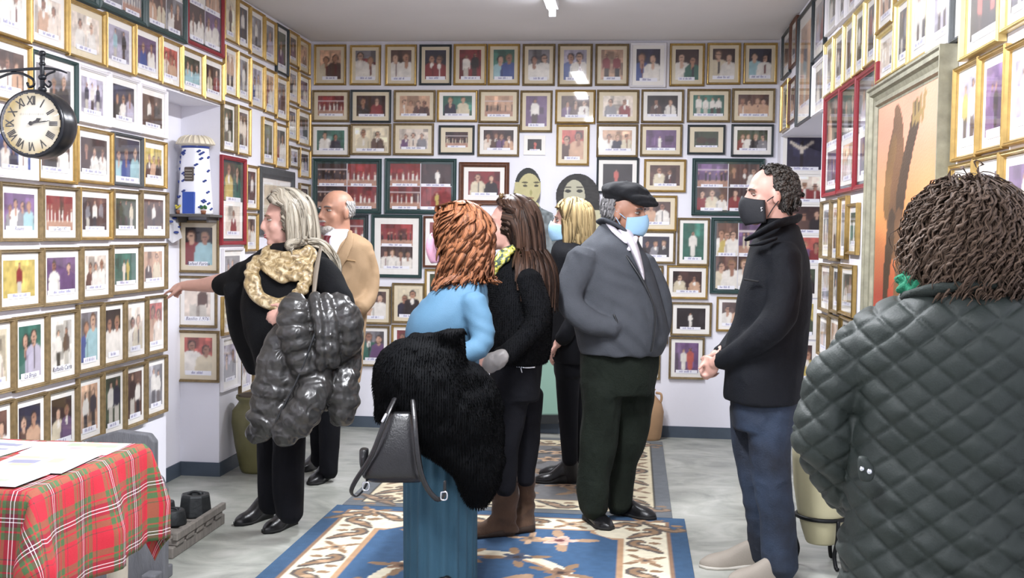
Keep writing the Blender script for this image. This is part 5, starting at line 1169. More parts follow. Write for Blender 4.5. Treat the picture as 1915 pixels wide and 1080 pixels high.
# ---- grey puffer jacket hanging over her arm
M_puff = mat('shiny_grey_nylon', '#2d2c2b', 0.32, var=.15, vscale=12, bump=.2, bscale=45, spec=.65, crease=.45, cscale=13)
def puff(mb, fig, pts, seg=17):
    P, Rr = catmull(np.array([p[:3] for p in pts], float), np.array([p[3] for p in pts], float), 10)
    ln = np.concatenate([[0], np.cumsum(np.linalg.norm(np.diff(P[:, :2], axis=0), axis=1))]); m = 0.80+0.26*np.abs(np.sin(math.pi*ln/seg))**.55
    mb.tube([fig.W(*p) for p in P], list(Rr*m*fig.mpp), 16, None, False)
pj = MB()
for pts, sg, el in (([(553, 560, -.40, 27), (551, 595, -.43, 35), (556, 640, -.43, 33), (572, 690, -.40, 30)], 24, .8), ([(588, 552, -.40, 13), (596, 595, -.45, 15), (602, 650, -.45, 15), (598, 690, -.42, 12)], 28, 1), ([(610, 552, -.40, 13), (616, 600, -.43, 17), (618, 650, -.43, 19), (622, 680, -.40, 15)], 28, 1),
            ([(628, 556, -.36, 22), (650, 592, -.37, 31), (654, 635, -.35, 30), (636, 670, -.33, 20)], 22, .9), ([(542, 600, -.36, 20), (518, 660, -.39, 34), (508, 730, -.39, 38), (494, 788, -.39, 36), (476, 814, -.37, 20)], 30, .7),
            ([(600, 680, -.36, 26), (584, 735, -.41, 36), (558, 780, -.42, 38), (526, 812, -.41, 28)], 27, .75), ([(640, 686, -.30, 30), (640, 735, -.32, 37), (638, 768, -.32, 31), (628, 785, -.30, 16)], 25, .7), ([(606, 685, -.29, 28), (605, 730, -.29, 32), (602, 757, -.29, 22)], 25, .7),
            ([(560, 630, -.36, 44), (550, 700, -.36, 46), (534, 765, -.36, 38)], 30, .6), ([(646, 640, -.30, 28), (655, 690, -.29, 24)], 25, .8)):
    P_, R_ = catmull(np.array([p[:3] for p in pts], float), np.array([p[3] for p in pts], float), 10)
    ln_ = np.concatenate([[0], np.cumsum(np.linalg.norm(np.diff(P_[:, :2], axis=0), axis=1))]); m_ = .83+.20*np.abs(np.sin(math.pi*ln_/sg))**.5
    pj.tube([f.W(*p) for p in P_], list(R_*m_*f.mpp*(1+P_[:, 2]*f.e2[1]/f.Y)), 18, el, False)
def puff_d(co, no): return .0055*vnoise(co*np.array([16, 16, 22]), 4)+.003*vnoise(co*42, 5)-.006*np.exp(-(vnoise(co*np.array([7, 7, 4]), 9)/.10)**2)
t = thing('puffer_jacket', tuple(f.g), 'shiny dark grey puffer jacket draped over the blonde woman forearm', 'jacket')
o = add_obj('padded_shell', remesh(pj, .0058, 1, disp=puff_d), M_puff, t); o.matrix_parent_inverse = Matrix.Translation(-Vector(f.g))
z = MB(); f.tube(z, [(590, 620, -.47, 2), (560, 700, -.455, 2), (520, 780, -.445, 2), (505, 815, -.43, 2)], 1, 6); o = add_obj('zipper', z.mesh(), mat('dark_zip', '#26282b', .4), t); o.matrix_parent_inverse = Matrix.Translation(-Vector(f.g))

# ---- red-haired woman in a blue dress
f = Fig(4.46, 830, 'red-haired woman in long blue dress with pink face mask carrying fur coat')
f.z = .0125
hd = Head(f, 856, 442, (-0.93, 0.36), 3, 0.99)
b = MB(); hd.build(b, f.W(880, 520))
armN = [(884, 562, -.15, 27), (902, 640, -.20, 22), (850, 668, -.27, 19), (788, 690, -.30, 15)]; armF = [(850, 560, .17, 26), (820, 640, .2, 22), (770, 670, .05, 18), (740, 690, -.1, 15)]
legs = [[(850, 760, -.06, 36), (848, 900, -.06, 30), (845, 1072, -.06, 22)], [(815, 760, .08, 36), (812, 900, .08, 30), (810, 1064, .08, 22)]]
f.stack(b, [(520, 862, 905, .06), (570, 810, 905, .12), (700, 780, 885, .12), (760, 778, 885, .12)])
for a in (armN, armF): f.tube(b, a, .65)
for l in legs: f.tube(b, l, .6)
hand(b, f.W(780, 692, -.30), (-1, 0, -.2), (0, -.4, 1), .9)
bd = remesh(b, .0072, 3, 'body'); displace(bd, hd.dent()); f.part('body', bd, M_skin)
hd.eyes()
hd.mask(mat('pink_mask_cloth', '#dba6bd', .8, bump=.05), 'pink folded face mask', 1.30)
M_red = hair_mat('copper_hair', '#552c1a', '#a96f49', .45)
hair(f, hd, M_red, 1000, 0.21, lambda l: (l[:, 2] > -0.75) & ~((l[:, 0] > 0.42) & (l[:, 2] < 0.60)), 14, amp=.017, freq=1.0, acurve=3.0, fmax=.035, rad=.0036, thick=.020, seed=6, back=.25, side=.3, grav=.34, jit=.07, wide=4.6, colls=[(f.W(878, 560), (.16, .17, .085))], radii=(.104, .086, .097), label='shoulder-length wavy copper hair')
M_blue = mat('blue_jersey', '#41647c', .8, var=.05, vscale=8, bump=.12, bscale=260, crease=.2, cscale=6); M_blue2 = mat('blue_ribbed_knit', '#2f5365', .85, var=.08, vscale=10, bump=.15, bscale=240)
tp = MB(); f.stack(tp, [(508, 872, 902, .055), (522, 846, 908, .10), (540, 815, 912, .15), (566, 788, 914, .185), (596, 765, 912, .20), (630, 758, 908, .195), (670, 760, 898, .185), (760, 758, 892, .18), (800, 757, 891, .18)])
for a in (armN, armF): f.tube(tp, a[:3]+[(a[3][0]+14, a[3][1]-4, a[3][2], 17)])
def blue_d(co, no): return .006*vnoise(co*np.array([8, 8, 6]), 20)+.0035*np.sin(co[:, 2]*95+co[:, 0]*60+5*vnoise(co*7, 3))*np.clip(vnoise(co*4, 9)+.1, 0, 1)
f.part('dress_top', remesh(tp, .009, 4, disp=blue_d), M_blue)
sk = MB(); f.stack(sk, [(770, 757, 892, .18), (850, 756, 891, .19), (950, 756, 890, .20), (1050, 757, 889, .20), (1092, 757, 889, .20)])
f.part('skirt', remesh(sk, .009, 3, disp=lambda co, no: .007*np.sin(np.arctan2(co[:, 1]-f.g[1], co[:, 0]-f.g[0])*26)+.004*vnoise(co*np.array([10, 10, 3]), 2)), M_blue2)
shoes(f, [(852, 1136, (-1, 0, 0), {}), (822, 1124, (-1, 0, 0), {})], M_blackleather, M_sole, L=.24)
RH = f
# ---- black fur coat and leather bag on her arm
t = thing('fur_coat', tuple(f.g), 'black fur coat bundled over the red-haired woman arm', 'coat')
fc = MB(); f.stack(fc, [(622, 790, 868, .05, -.30), (640, 735, 872, .10, -.31), (680, 703, 880, .13, -.32), (730, 702, 905, .14, -.31), (790, 720, 935, .14, -.29), (840, 790, 944, .12, -.26), (885, 845, 938, .11, -.25), (925, 868, 922, .08, -.25), (945, 884, 908, .04, -.25)])
f.tube(fc, [(735, 660, -.32, 22), (722, 720, -.33, 20), (716, 780, -.33, 14)]); f.tube(fc, [(880, 690, -.28, 24), (915, 760, -.26, 26), (925, 830, -.26, 22)])
f.tube(fc, [(772, 632, -.36, 12), (840, 626, -.38, 16), (868, 618, -.37, 9)])
cm = remesh(fc, .010, 3, disp=lambda co, no: .014*vnoise(co*np.array([11, 11, 7]), 30)+.006*vnoise(co*25, 31)); o = add_obj('pelt', cm, M_fur, t); o.matrix_parent_inverse = Matrix.Translation(-Vector(f.g))
fo = add_obj('fur', fur_tufts(cm, 36000, .011, 4, 1.3, .0016), M_fur, t); fo.matrix_parent_inverse = Matrix.Translation(-Vector(f.g)); fo['kind'] = 'stuff'
t = thing('handbag', tuple(f.g), 'black leather handbag with looped straps hanging below the fur coat', 'bag')
def bpart(name, me, m, par=None):
    o = add_obj(name, me, m, None); o.parent = par or t
    if par is None: o.matrix_parent_inverse = Matrix.Translation(-Vector(RH.g))
    return o
bg = MB(); f.stack(bg, [(770, 732, 770, .02, -.49), (790, 722, 776, .04, -.49), (830, 702, 784, .06, -.49), (866, 682, 790, .07, -.49), (886, 677, 793, .07, -.49), (897, 690, 793, .05, -.49)], pw=4)
bpart('bag_body', remesh(bg, .007, 2), M_blackleather)
fl = MB(); f.stack(fl, [(838, 672, 690, .03, -.49), (862, 672, 688, .04, -.49), (882, 676, 684, .03, -.49)]); bpart('side_gusset', remesh(fl, .006, 2), M_blackleather)
for pts in ([(738, 745, -.5, 5), (722, 780, -.57, 5), (695, 850, -.58, 5), (664, 900, -.57, 5), (657, 920, -.56, 5), (668, 927, -.55, 5), (684, 908, -.55, 5), (686, 890, -.55, 4)], [(772, 748, -.5, 5), (776, 790, -.56, 5), (782, 860, -.58, 5), (795, 905, -.57, 5), (816, 932, -.56, 5), (830, 926, -.54, 5), (832, 900, -.54, 4)]):
    m_ = MB(); f.tube(m_, pts, 1, 8, .35); so = bpart('strap', m_.mesh(), M_blackleather)
    q = pts[-2]; k_ = MB(); f.tube(k_, [(q[0]-5, q[1]-6, q[2]-.02, 1.6), (q[0]+5, q[1]-6, q[2]-.02, 1.6), (q[0]+5, q[1]+7, q[2]-.02, 1.6), (q[0]-5, q[1]+7, q[2]-.02, 1.6), (q[0]-5, q[1]-6, q[2]-.02, 1.6)], 1, 6); bpart('buckle', k_.mesh(), M_silver, so)
m_ = MB(); f.tube(m_, [(715, 788, -.585, 3), (722, 774, -.575, 3)], 1, 8); bpart('clasp', m_.mesh(), M_silver)
m_ = MB(); f.tube(m_, [(740, 776, -.535, 1.2), (763, 777, -.535, 1.2)], 1, 6); bpart('zip', m_.mesh(), M_silver)

# ---- brunette woman in a black fur jacket and brown boots
f = Fig(5.24, 965, 'long-haired brunette woman in black fur jacket and brown suede boots')
hd = Head(f, 953, 423, (-0.98, -0.02), 4, 1.02)
b = MB(); hd.build(b, f.W(968, 484), nose=1.0)
armN = [(988, 520, -.17, 27), (1006, 596, -.22, 24), (955, 655, -.27, 18), (925, 672, -.28, 12)]; armF = [(960, 520, .17, 26), (950, 596, .2, 22), (915, 640, .1, 18), (905, 655, .0, 12)]
legs = [[(955, 735, -.06, 36), (952, 800, -.07, 28), (946, 850, -.07, 23), (944, 915, -.07, 20)], [(984, 735, .08, 34), (986, 800, .08, 26), (984, 900, .09, 18)]]
f.stack(b, [(490, 940, 990, .06), (540, 930, 1000, .12), (640, 925, 1000, .11), (730, 925, 1000, .12)])
for a in (armN, armF): f.tube(b, a, .65)
for l in legs: f.tube(b, l, .6)
hand(b, f.W(925, 672, -.28), (-1, -.1, -.2), (0, -.5, .8), .9)
bd = remesh(b, .0072, 3, 'body'); displace(bd, hd.dent()); f.part('body', bd, M_skin)
hd.eyes(brow='#3a2a22')
M_brun = hair_mat('dark_brown_hair', '#1c110c', '#5c4030', .42)
hair(f, hd, M_brun, 800, 0.46, lambda l: (l[:, 2] > -0.6) & ~((l[:, 0] > 0.38) & (l[:, 2] < 0.72)), 16, rad=.0042, thick=.026, seed=9, back=.75, side=.1, grav=.28, jit=.05, wide=5.0, colls=[(f.W(975, 545), (.145, .2, .20))], fmax=-.018, radii=(.106, .085, .098), label='long straight dark brown hair', lenfn=lambda l: np.where(l[:, 0] > 0.2, .62, 1.0))
sg = MB(); hd.e(sg, (0.045, 0.034, 0.132), (0.012, 0.028, 0.016)); hd.e(sg, (0.045, -0.034, 0.132), (0.012, 0.028, 0.016)); sg.tube([hd.at(.045, -.03, .136), hd.at(.05, 0, .140), hd.at(.045, .03, .136)], [.004]*3, 8)
f.part('sunglasses', remesh(sg, .004, 1), mat('amber_lens', '#6b5638', .15, spec=.8), 'sunglasses pushed up on the hair')
sc = MB(); f.tube(sc, [(925, 498, -.13, 8), (938, 478, -.13, 10), (958, 466, -.10, 9), (985, 462, .0, 8)]); f.tube(sc, [(922, 512, -.13, 7), (930, 494, -.14, 9), (948, 480, -.13, 9)])
def yscarf():
    m = mat('yellow_green_scarf', '#b8b33c', .6); nt = m.node_tree; bs = nt.nodes['Principled BSDF']; tc = nt.nodes.new('ShaderNodeTexCoord'); n = nt.nodes.new('ShaderNodeTexNoise'); n.inputs['Scale'].default_value = 55
    r = nt.nodes.new('ShaderNodeValToRGB'); e = r.color_ramp.elements; e[0].position = .42; e[0].color = (*lin('#37493f'), 1); e[1].position = .55; e[1].color = (*lin('#d9cf4f'), 1); k = e.new(.68); k.color = (*lin('#b9c7c0'), 1)
    nt.links.new(tc.outputs['Object'], n.inputs['Vector']); nt.links.new(n.outputs[0], r.inputs[0]); nt.links.new(r.outputs[0], bs.inputs['Base Color']); return m
f.part('neck_scarf', remesh(sc, .006, 2), yscarf(), 'yellow and green patterned neck scarf')
jk = MB(); f.stack(jk, [(472, 948, 992, .07), (488, 928, 1006, .12), (512, 916, 1018, .18), (555, 908, 1030, .21), (600, 905, 1034, .21), (650, 906, 1030, .20), (674, 910, 1022, .19)])
for a in (armN, armF): f.tube(jk, a[:3]+[(a[3][0]+8, a[3][1]-4, a[3][2], 18)])
jm = remesh(jk, .010, 3, disp=lambda co, no: .008*vnoise(co*np.array([10, 10, 7]), 33)); jo = f.part('fur_jacket', jm, M_blackknit)
fo = f.sub('fur', fur_tufts(jm, 22000, .008, 6, 1.3, .0015), M_blackknit, jo); fo['kind'] = 'stuff'
cf = MB(); f.tube(cf, [(945, 664, -.30, 14), (925, 676, -.31, 18), (912, 688, -.30, 13)], 1, 12); f.part('cuff_lining', remesh(cf, .006, 2, disp=folds(3, .005, (30, 30, 10))), mat('grey_satin', '#8d8a88', .45))
tr = MB(); f.stack(tr, [(665, 918, 1016, .17), (700, 918, 1014, .17), (745, 922, 1010, .16)])
for l in legs: f.tube(tr, l)
to = f.part('trousers', remesh(tr, .010, 4, disp=folds(28, .004, (12, 12, 6))), M_blacktrouser)
zp = MB(); f.tube(zp, [(966, 685, -.176, 1.5), (984, 687, -.174, 1.8), (1000, 686, -.165, 1.5)], 1, 6); f.tube(zp, [(974, 688, -.18, 1.2), (976, 696, -.178, 1.2)], 1, 6); f.sub('pocket_zip', zp.mesh(), M_silver, to)
M_suede = mat('brown_suede', '#4f3a2a', .9, var=.22, vscale=14, bump=.25, bscale=60, sheen=.15)
for (hx, hy, dr, sh) in ((962, 1004, (-1, -.35, 0), [(893, 921, 970, .066), (930, 918, 971, .068), (965, 922, 966, .06), (984, 930, 968, .055), (992, 934, 970, .05)]), (998, 996, (-.75, -.45, 0), [(884, 966, 1000, .06), (930, 964, 1001, .06), (965, 968, 1000, .055), (980, 972, 1003, .05)])):
    hp = PZ(hx, hy, 0.0); bt_ = MB(); dyy = hp[1]-f.Y
    f.stack(bt_, [r+(dyy,) for r in sh]); u, s_ = shoe_mesh((hp[0], hp[1], .0165), dr, L=.265, w=.098, ht=.085, ankle=.12, heel_h=.03); bt_.add(u.v, u.f)
    o = f.part('boot', remesh(bt_, .008, 3, disp=lambda co, no: .004*np.sin(co[:, 2]*70+3*vnoise(co*9, 5))+.003*vnoise(co*22, 6)), M_suede); f.sub('sole', s_.mesh(), mat('brown_rubber', '#33261c', .8), o)

# ---- blonde bob woman behind, dark coat
f = Fig(6.50, 1066, 'woman with blonde bob, pale blue mask, dark coat and black boots')
hd = Head(f, 1068, 415, (-1.0, 0.06), 0, 1.0)
b = MB(); hd.build(b, f.W(1070, 462))
legs = [[(1062, 670, -.07, 26), (1062, 760, -.06, 20), (1066, 862, -.05, 15)], [(1070, 670, .08, 26), (1074, 760, .09, 20), (1078, 858, .10, 15)]]
armN = [(1078, 478, -.16, 22), (1088, 560, -.2, 19), (1060, 620, -.22, 15), (1044, 640, -.2, 11)]
armF = [(1062, 478, .16, 22), (1060, 560, .18, 19), (1046, 620, .1, 15), (1040, 640, .05, 11)]
f.stack(b, [(470, 1050, 1090, .06), (520, 1045, 1095, .11), (670, 1045, 1095, .12)])
for a in (armN, armF): f.tube(b, a, .65)
for l in legs: f.tube(b, l, .6)
hand(b, f.W(1044, 640, -.2), (-.5, 0, -.8), (-.8, 0, .4), .9)
bd = remesh(b, .0072, 3, 'body'); displace(bd, hd.dent()); f.part('body', bd, M_skin)
hd.eyes(brow='#6b5540'); M_sblue = mat('pale_blue_surgical', '#9cc3e0', .7, bump=.1, bscale=120)
hd.mask(M_sblue, 'pale blue surgical mask', 1.05)
hair(f, hd, hair_mat('honey_hair', '#8f7347', '#d6c090', .42), 650, 0.19, lambda l: (l[:, 2] > -0.6) & ~((l[:, 0] > 0.34) & (l[:, 2] < 0.66)), 12, rad=.0045, thick=.022, seed=12, back=.15, side=.3, grav=.45, jit=.04, wide=5.0, fmax=.03, radii=(.106, .088, .097), label='straight honey-blonde bob')
M_navy = mat('dark_navy_wool', '#0c0d12', .85, spec=.2, crease=.25, var=.2, vscale=14, bump=.2, bscale=150)
jk = MB(); f.stack(jk, [(446, 1052, 1086, .06), (458, 1036, 1098, .12), (482, 1030, 1106, .17), (550, 1028, 1110, .19), (620, 1028, 1112, .19), (674, 1028, 1110, .19)])
for a in (armN, armF): f.tube(jk, a[:3]+[(a[3][0]+4, a[3][1]-6, a[3][2], 14)])
jo = f.part('coat', remesh(jk, .010, 4, disp=folds(40, .006)), M_navy)
bt_ = MB()
for x, y in ((1062, 622), (1070, 626), (1062, 634), (1030, 478), (1034, 488)): bt_.ell(f.W(x, y, -.225 if x > 1040 else -.12), (.007, .007, .007), 8, 6)
f.sub('buttons', bt_.mesh(), M_silver, jo)
tr = MB(); f.stack(tr, [(660, 1034, 1098, .16), (700, 1036, 1094, .15)])
for l in legs: f.tube(tr, l)
f.part('trousers', remesh(tr, .010, 4), M_blacktrouser)
for (hx, hy, dr, sh) in ((1077, 906, (-1, -.12, 0), [(835, 1050, 1082, .055), (870, 1052, 1082, .052), (900, 1056, 1083, .045)]), (1086, 894, (-1, .05, 0), [(835, 1064, 1094, .055), (870, 1066, 1092, .05), (890, 1068, 1092, .045)])):
    hp = PZ(hx, hy, 0.0); bt_ = MB(); f.stack(bt_, [r+(hp[1]-f.Y,) for r in sh]); u, s_ = shoe_mesh((hp[0], hp[1], .0125), dr, L=.25, w=.088, ht=.075, ankle=.12, heel_h=.05); bt_.add(u.v, u.f)
    o = f.part('boot', remesh(bt_, .008, 3), M_blackleather); f.sub('sole', s_.mesh(), M_sole, o)

# ---- man with a beret
f = Fig(5.68, 1150, 'man in black beret, pale blue mask, grey zip jacket and dark green trousers')
f.z = .0125
hd = Head(f, 1168, 398, (0.93, -0.30), -7, 1.04)
b = MB(); hd.build(b, f.W(1150, 456), nose=1.0)
armN = [(1092, 482, -.15, 32), (1064, 556, -.21, 27), (1100, 600, -.24, 24), (1150, 612, -.22, 18)]; armF = [(1200, 490, .17, 26), (1232, 560, .14, 24), (1236, 610, .08, 20), (1228, 632, .0, 14)]
legs = [[(1128, 715, -.06, 44), (1122, 800, -.06, 37), (1114, 880, -.05, 31), (1110, 952, -.05, 28)], [(1182, 715, .08, 43), (1176, 800, .09, 34), (1164, 880, .12, 26), (1158, 944, .14, 22)]]
f.stack(b, [(460, 1120, 1180, .08), (520, 1090, 1200, .15), (620, 1095, 1215, .15), (700, 1100, 1210, .14)])
for a in (armN, armF): f.tube(b, a, .65)
for l in legs: f.tube(b, l, .6)
bd = remesh(b, .0072, 3, 'body'); displace(bd, hd.dent()); f.part('body', bd, M_skin2)
hd.eyes(brow='#555050'); hd.mask(M_sblue, 'pale blue surgical mask', .92)
hair(f, hd, hair_mat('grey_hair', '#5d5c5e', '#c5c3c4'), 600, 0.034, lambda l: (l[:, 0] < -0.10) & (l[:, 2] < 0.5) & (l[:, 2] > -0.62), 7, rad=.0030, thick=.010, seed=14, radii=(.101, .080, .093), grav=.2, back=.6)
bt_ = MB(); hd.e(bt_, (-0.012, 0, 0.098), (0.116, 0.108, 0.050), 28, 14); hd.e(bt_, (0.052, 0, 0.078), (0.088, 0.100, 0.030), 24, 12); hd.e(bt_, (0.085, 0, 0.060), (0.070, 0.080, 0.016), 24, 12); hd.e(bt_, (-0.03, 0, 0.072), (0.088, 0.090, 0.036), 24, 12); hd.e(bt_, (-0.01, 0, 0.150), (0.006, 0.006, 0.012), 8, 6)
bo = f.part('beret', remesh(bt_, .006, 4, disp=folds(4, .004, (20, 20, 20))), mat('black_felt', '#101217', .9, var=.2, bump=.2, bscale=200), 'black beret')
s_ = MB(); f.stack(s_, [(428, 1152, 1180, .06, -.03), (450, 1168, 1190, .10, -.065), (476, 1181, 1198, .12, -.088), (503, 1193, 1204, .125, -.09), (524, 1201, 1206, .12, -.085)]); f.part('shirt', remesh(s_, .007, 2), mat('pale_lilac_shirt', '#d9d3dc', .7))
ck = MB(); f.tube(ck, [(1134, 412, .02, 6), (1150, 432, -.085, 7), (1172, 452, -.14, 6)], 1, 8, .5); f.tube(ck, [(1188, 444, -.12, 6), (1184, 456, -.145, 6), (1176, 466, -.155, 5)], 1, 8, .5); f.part('shirt_collar', ck.mesh(), MATS['pale_lilac_shirt'])
M_grey = mat('grey_fleece', '#4a4d53', .9, var=.10, vscale=16, bump=.25, bscale=190, spec=.2, crease=.25, cscale=5)
jk = MB(); f.stack(jk, [(418, 1124, 1178, .065, .03), (434, 1112, 1188, .10, .02), (456, 1088, 1200, .16), (482, 1072, 1212, .19), (520, 1066, 1224, .21), (560, 1068, 1236, .22), (600, 1072, 1246, .23), (638, 1080, 1248, .22), (660, 1085, 1236, .21)])
for a in (armN, armF): f.tube(jk, a)
def grey_d(co, no): return .007*vnoise(co*np.array([7, 7, 5]), 50)+.0045*np.sin(co[:, 2]*60+co[:, 0]*45+5*vnoise(co*6, 5))*np.clip(vnoise(co*3.5, 9)+.2, 0, 1)
jo = f.part('jacket', remesh(jk, .009, 4, disp=grey_d), M_grey)
z = MB(); f.tube(z, [(1124, 420, .0, 3), (1150, 448, -.11, 3), (1180, 490, -.185, 3), (1208, 535, -.205, 3), (1224, 580, -.21, 3), (1222, 630, -.21, 3), (1218, 656, -.20, 3)], 1, 8, .6); f.sub('zip_placket', z.mesh(), mat('dark_zip', '#26282b', .4), jo)
f.tube(z := MB(), [(1148, 588, -.247, 2), (1154, 604, -.25, 2.4), (1150, 620, -.245, 2)], 1, 6); f.sub('pocket_edge', z.mesh(), MATS['dark_zip'], jo)
cl = MB(); f.tube(cl, [(1178, 440, -.09, 6), (1160, 424, -.085, 8), (1134, 412, -.03, 10), (1122, 416, .06, 10)], 1, 8, .5); f.sub('jacket_collar', remesh(cl, .006, 2), M_grey, jo)
tr = MB(); f.stack(tr, [(640, 1086, 1232, .18), (690, 1086, 1230, .18), (735, 1088, 1220, .165)])
for l in legs: f.tube(tr, l)
f.part('trousers', remesh(tr, .010, 4, disp=folds(58, .008, (12, 12, 5))), mat('dark_green_corduroy', '#191f19', .88, var=.25, vscale=10, bump=.3, bscale=120, spec=.2, crease=.4, cscale=7))
shoes(f, [(1098, 968, (.45, -.9, 0), {}), (1143, 956, (.85, -.5, 0), {})], M_blackleather, M_sole, L=.265, w=.10)

# ---- man with a black mask
f = Fig(4.93, 1430, 'man in black jacket, black mask, blue jeans and beige sneakers, hands clasped')
hd = Head(f, 1441, 366, (-0.985, -0.10), -4, 1.04)
b = MB(); hd.build(b, f.W(1462, 432), nose=1.05)
armN = [(1462, 478, -.15, 36), (1466, 560, -.20, 33), (1440, 615, -.22, 30), (1380, 658, -.16, 24), (1348, 676, -.08, 18)]; armF = [(1440, 478, .19, 34), (1425, 560, .22, 30), (1395, 610, .18, 26), (1362, 648, .08, 21), (1344, 660, .02, 16)]
legs = [[(1445, 760, -.07, 46), (1440, 830, -.08, 40), (1444, 900, -.08, 36), (1455, 980, -.06, 34), (1460, 1062, -.06, 34)], [(1405, 760, .1, 40), (1404, 830, .08, 34), (1412, 900, .06, 30), (1424, 980, .10, 28), (1424, 1040, .12, 27)]]
f.stack(b, [(440, 1432, 1490, .07), (500, 1410, 1495, .14), (640, 1400, 1490, .13), (760, 1392, 1480, .13)])
f.tube(b, armN, .62); f.tube(b, armF, .62)
for l in legs: f.tube(b, l, .6)
hand(b, f.W(1340, 676, -.075), f.W(1316, 700, .0)-f.W(1340, 676, -.075), (-.3, -.9, .2), .98, curl=(.55, .6, .65, .7), thumb=1)
hand(b, f.W(1341, 662, .02), f.W(1314, 686, .02)-f.W(1341, 662, .02), (-.7, .5, .5), .98, curl=(.55, .6, .65, .7), thumb=-1)
bd = remesh(b, .0072, 3, 'body'); displace(bd, hd.dent()); f.part('body', bd, M_skin)
hd.eyes(brow='#4f4740', closed=True)
hd.mask(mat('black_mask_cloth', '#14161c', .75, bump=.1, bscale=150), 'black cloth face mask with small emblem', 1.1, logo='l')
hair(f, hd, hair_mat('dark_grey_hair', '#1b1a19', '#6a6560', .45), 900, 0.042, lambda l: ((l[:, 0] < 0.12) | ((l[:, 2] > 0.72) & (l[:, 0] < 0.42))) & (l[:, 2] > -0.72) & ~((l[:, 2] < 0.1) & (l[:, 0] > -0.12)), 8, amp=.0055, freq=1.1, rad=.0032, thick=.008, seed=17, radii=(.101, .080, .093), grav=.25, back=.7, lenfn=lambda l: np.where(l[:, 2] < -0.2, 1.3, .8))
M_blkjk = mat('black_twill', '#070a11', .8, var=.15, vscale=12, bump=.2, bscale=170, spec=.25, crease=.35, cscale=6)
jk = MB(); f.stack(jk, [(420, 1436, 1492, .075, .01), (436, 1416, 1498, .11), (456, 1404, 1503, .17), (490, 1396, 1509, .20), (530, 1388, 1514, .21), (580, 1376, 1512, .21), (640, 1360, 1506, .20), (700, 1352, 1501, .195), (735, 1350, 1498, .19), (748, 1352, 1497, .19)])
f.tube(jk, armN); f.tube(jk, armF)
jo = f.part('jacket', remesh(jk, .009, 4, disp=folds(60, .007, (8, 8, 6))), M_blkjk)
cl = MB(); f.tube(cl, [(1396, 448, -.10, 7), (1420, 436, -.15, 11), (1455, 418, -.14, 13), (1490, 410, -.02, 12), (1488, 408, .08, 12)], 1, 10, .5); f.tube(cl, [(1404, 458, -.16, 6), (1424, 455, -.205, 10), (1450, 446, -.2, 9)], 1, 10, .4); f.sub('collar', remesh(cl, .006, 2), M_blkjk, jo)
nk = MB(); f.stack(nk, [(408, 1432, 1478, .065, -.01), (424, 1420, 1484, .08, -.01), (442, 1406, 1486, .10)]); f.part('roll_neck', remesh(nk, .007, 3), M_blackknit)
pk = MB(); f.tube(pk, [(1392, 522, -.185, 2), (1418, 526, -.21, 2)], 1, 6); f.sub('seam', pk.mesh(), mat('black_seam', '#06070a', .8), jo)
tr = MB(); f.stack(tr, [(735, 1366, 1494, .17), (770, 1368, 1488, .17), (800, 1372, 1482, .16)])
for l in legs: f.tube(tr, l)
def denim():
    m = mat('blue_denim', '#27354c', .8, bump=.25, bscale=150, crease=.4, cscale=8); nt = m.node_tree; bs = nt.nodes['Principled BSDF']; tc = nt.nodes.new('ShaderNodeTexCoord'); n = nt.nodes.new('ShaderNodeTexNoise'); n.inputs['Scale'].default_value = 5; n.inputs['Detail'].default_value = 4
    r = nt.nodes.new('ShaderNodeValToRGB'); e = r.color_ramp.elements; e[0].position = .38; e[0].color = (*lin('#0c1422'), 1); e[1].position = .72; e[1].color = (*lin('#28374d'), 1)
    nt.links.new(tc.outputs['Object'], n.inputs['Vector']); nt.links.new(n.outputs[0], r.inputs[0]); nt.links.new(r.outputs[0], bs.inputs['Base Color']); return m
f.part('jeans', remesh(tr, .009, 4, disp=lambda co, no: .007*vnoise(co*np.array([11, 11, 7]), 62)+.005*np.sin(co[:, 2]*75+co[:, 0]*30+4*vnoise(co*6, 2))*np.clip(vnoise(co*3, 4)+.3, 0, 1)), denim())
M_beigeshoe = mat('beige_canvas', '#8d857a', .75, var=.08, bump=.1, bscale=150)
shoes(f, [(1428, 1060, (-1, -.16, 0), {}), (1478, 1084, (-.97, -.35, 0), {})], M_beigeshoe, mat('pale_rubber', '#b5b0a6', .6), 'sneaker', L=.285, w=.10, ht=.095)
lc = MB(); hp = PZ(1428, 1060, 0)
for q in range(4):
    c = np.array([hp[0]-.115-.022*q, hp[1]-.018-.004*q, .079-.009*q]); lc.tube([c+np.array([0, -.026, -.006]), c+np.array([-.008, 0, .004]), c+np.array([0, .026, -.006])], [.0028]*3, 6)
f.part('laces', lc.mesh(), mat('white_laces', '#cfcac2', .8))

# ---- curly-haired woman close to the camera, seen from behind
f = Fig(2.50, 1790, 'curly brown-haired woman seen from behind in dark green quilted jacket, closest figure')
hd = Head(f, 1808, 464, (-0.15, 1.0), 0, 1.0)
b = MB(); hd.build(b, f.W(1800, 590))
armL_ = [(1622, 640, 0, 52), (1556, 740, .02, 58), (1543, 822, .03, 58), (1590, 915, .12, 50), (1680, 960, .26, 40)]; armR_ = [(1925, 640, 0, 48), (1945, 745, .02, 48), (1948, 830, .03, 46), (1930, 920, .12, 44), (1880, 960, .26, 40)]
legs = [[(1720, 1080, 0, 85), (1722, 1350, 0, 68), (1725, 1640, 0, 48)], [(1870, 1080, 0, 85), (1872, 1350, 0, 68), (1875, 1640, 0, 48)]]
f.stack(b, [(580, 1720, 1880, .07), (640, 1660, 1930, .10), (850, 1660, 1920, .12), (1080, 1650, 1930, .13)])
for a in (armL_, armR_): f.tube(b, a, .65)
for l in legs: f.tube(b, l, .6)
hand(b, f.W(1690, 962, .28), (.6, .7, 0), (0, 0, 1), .9)
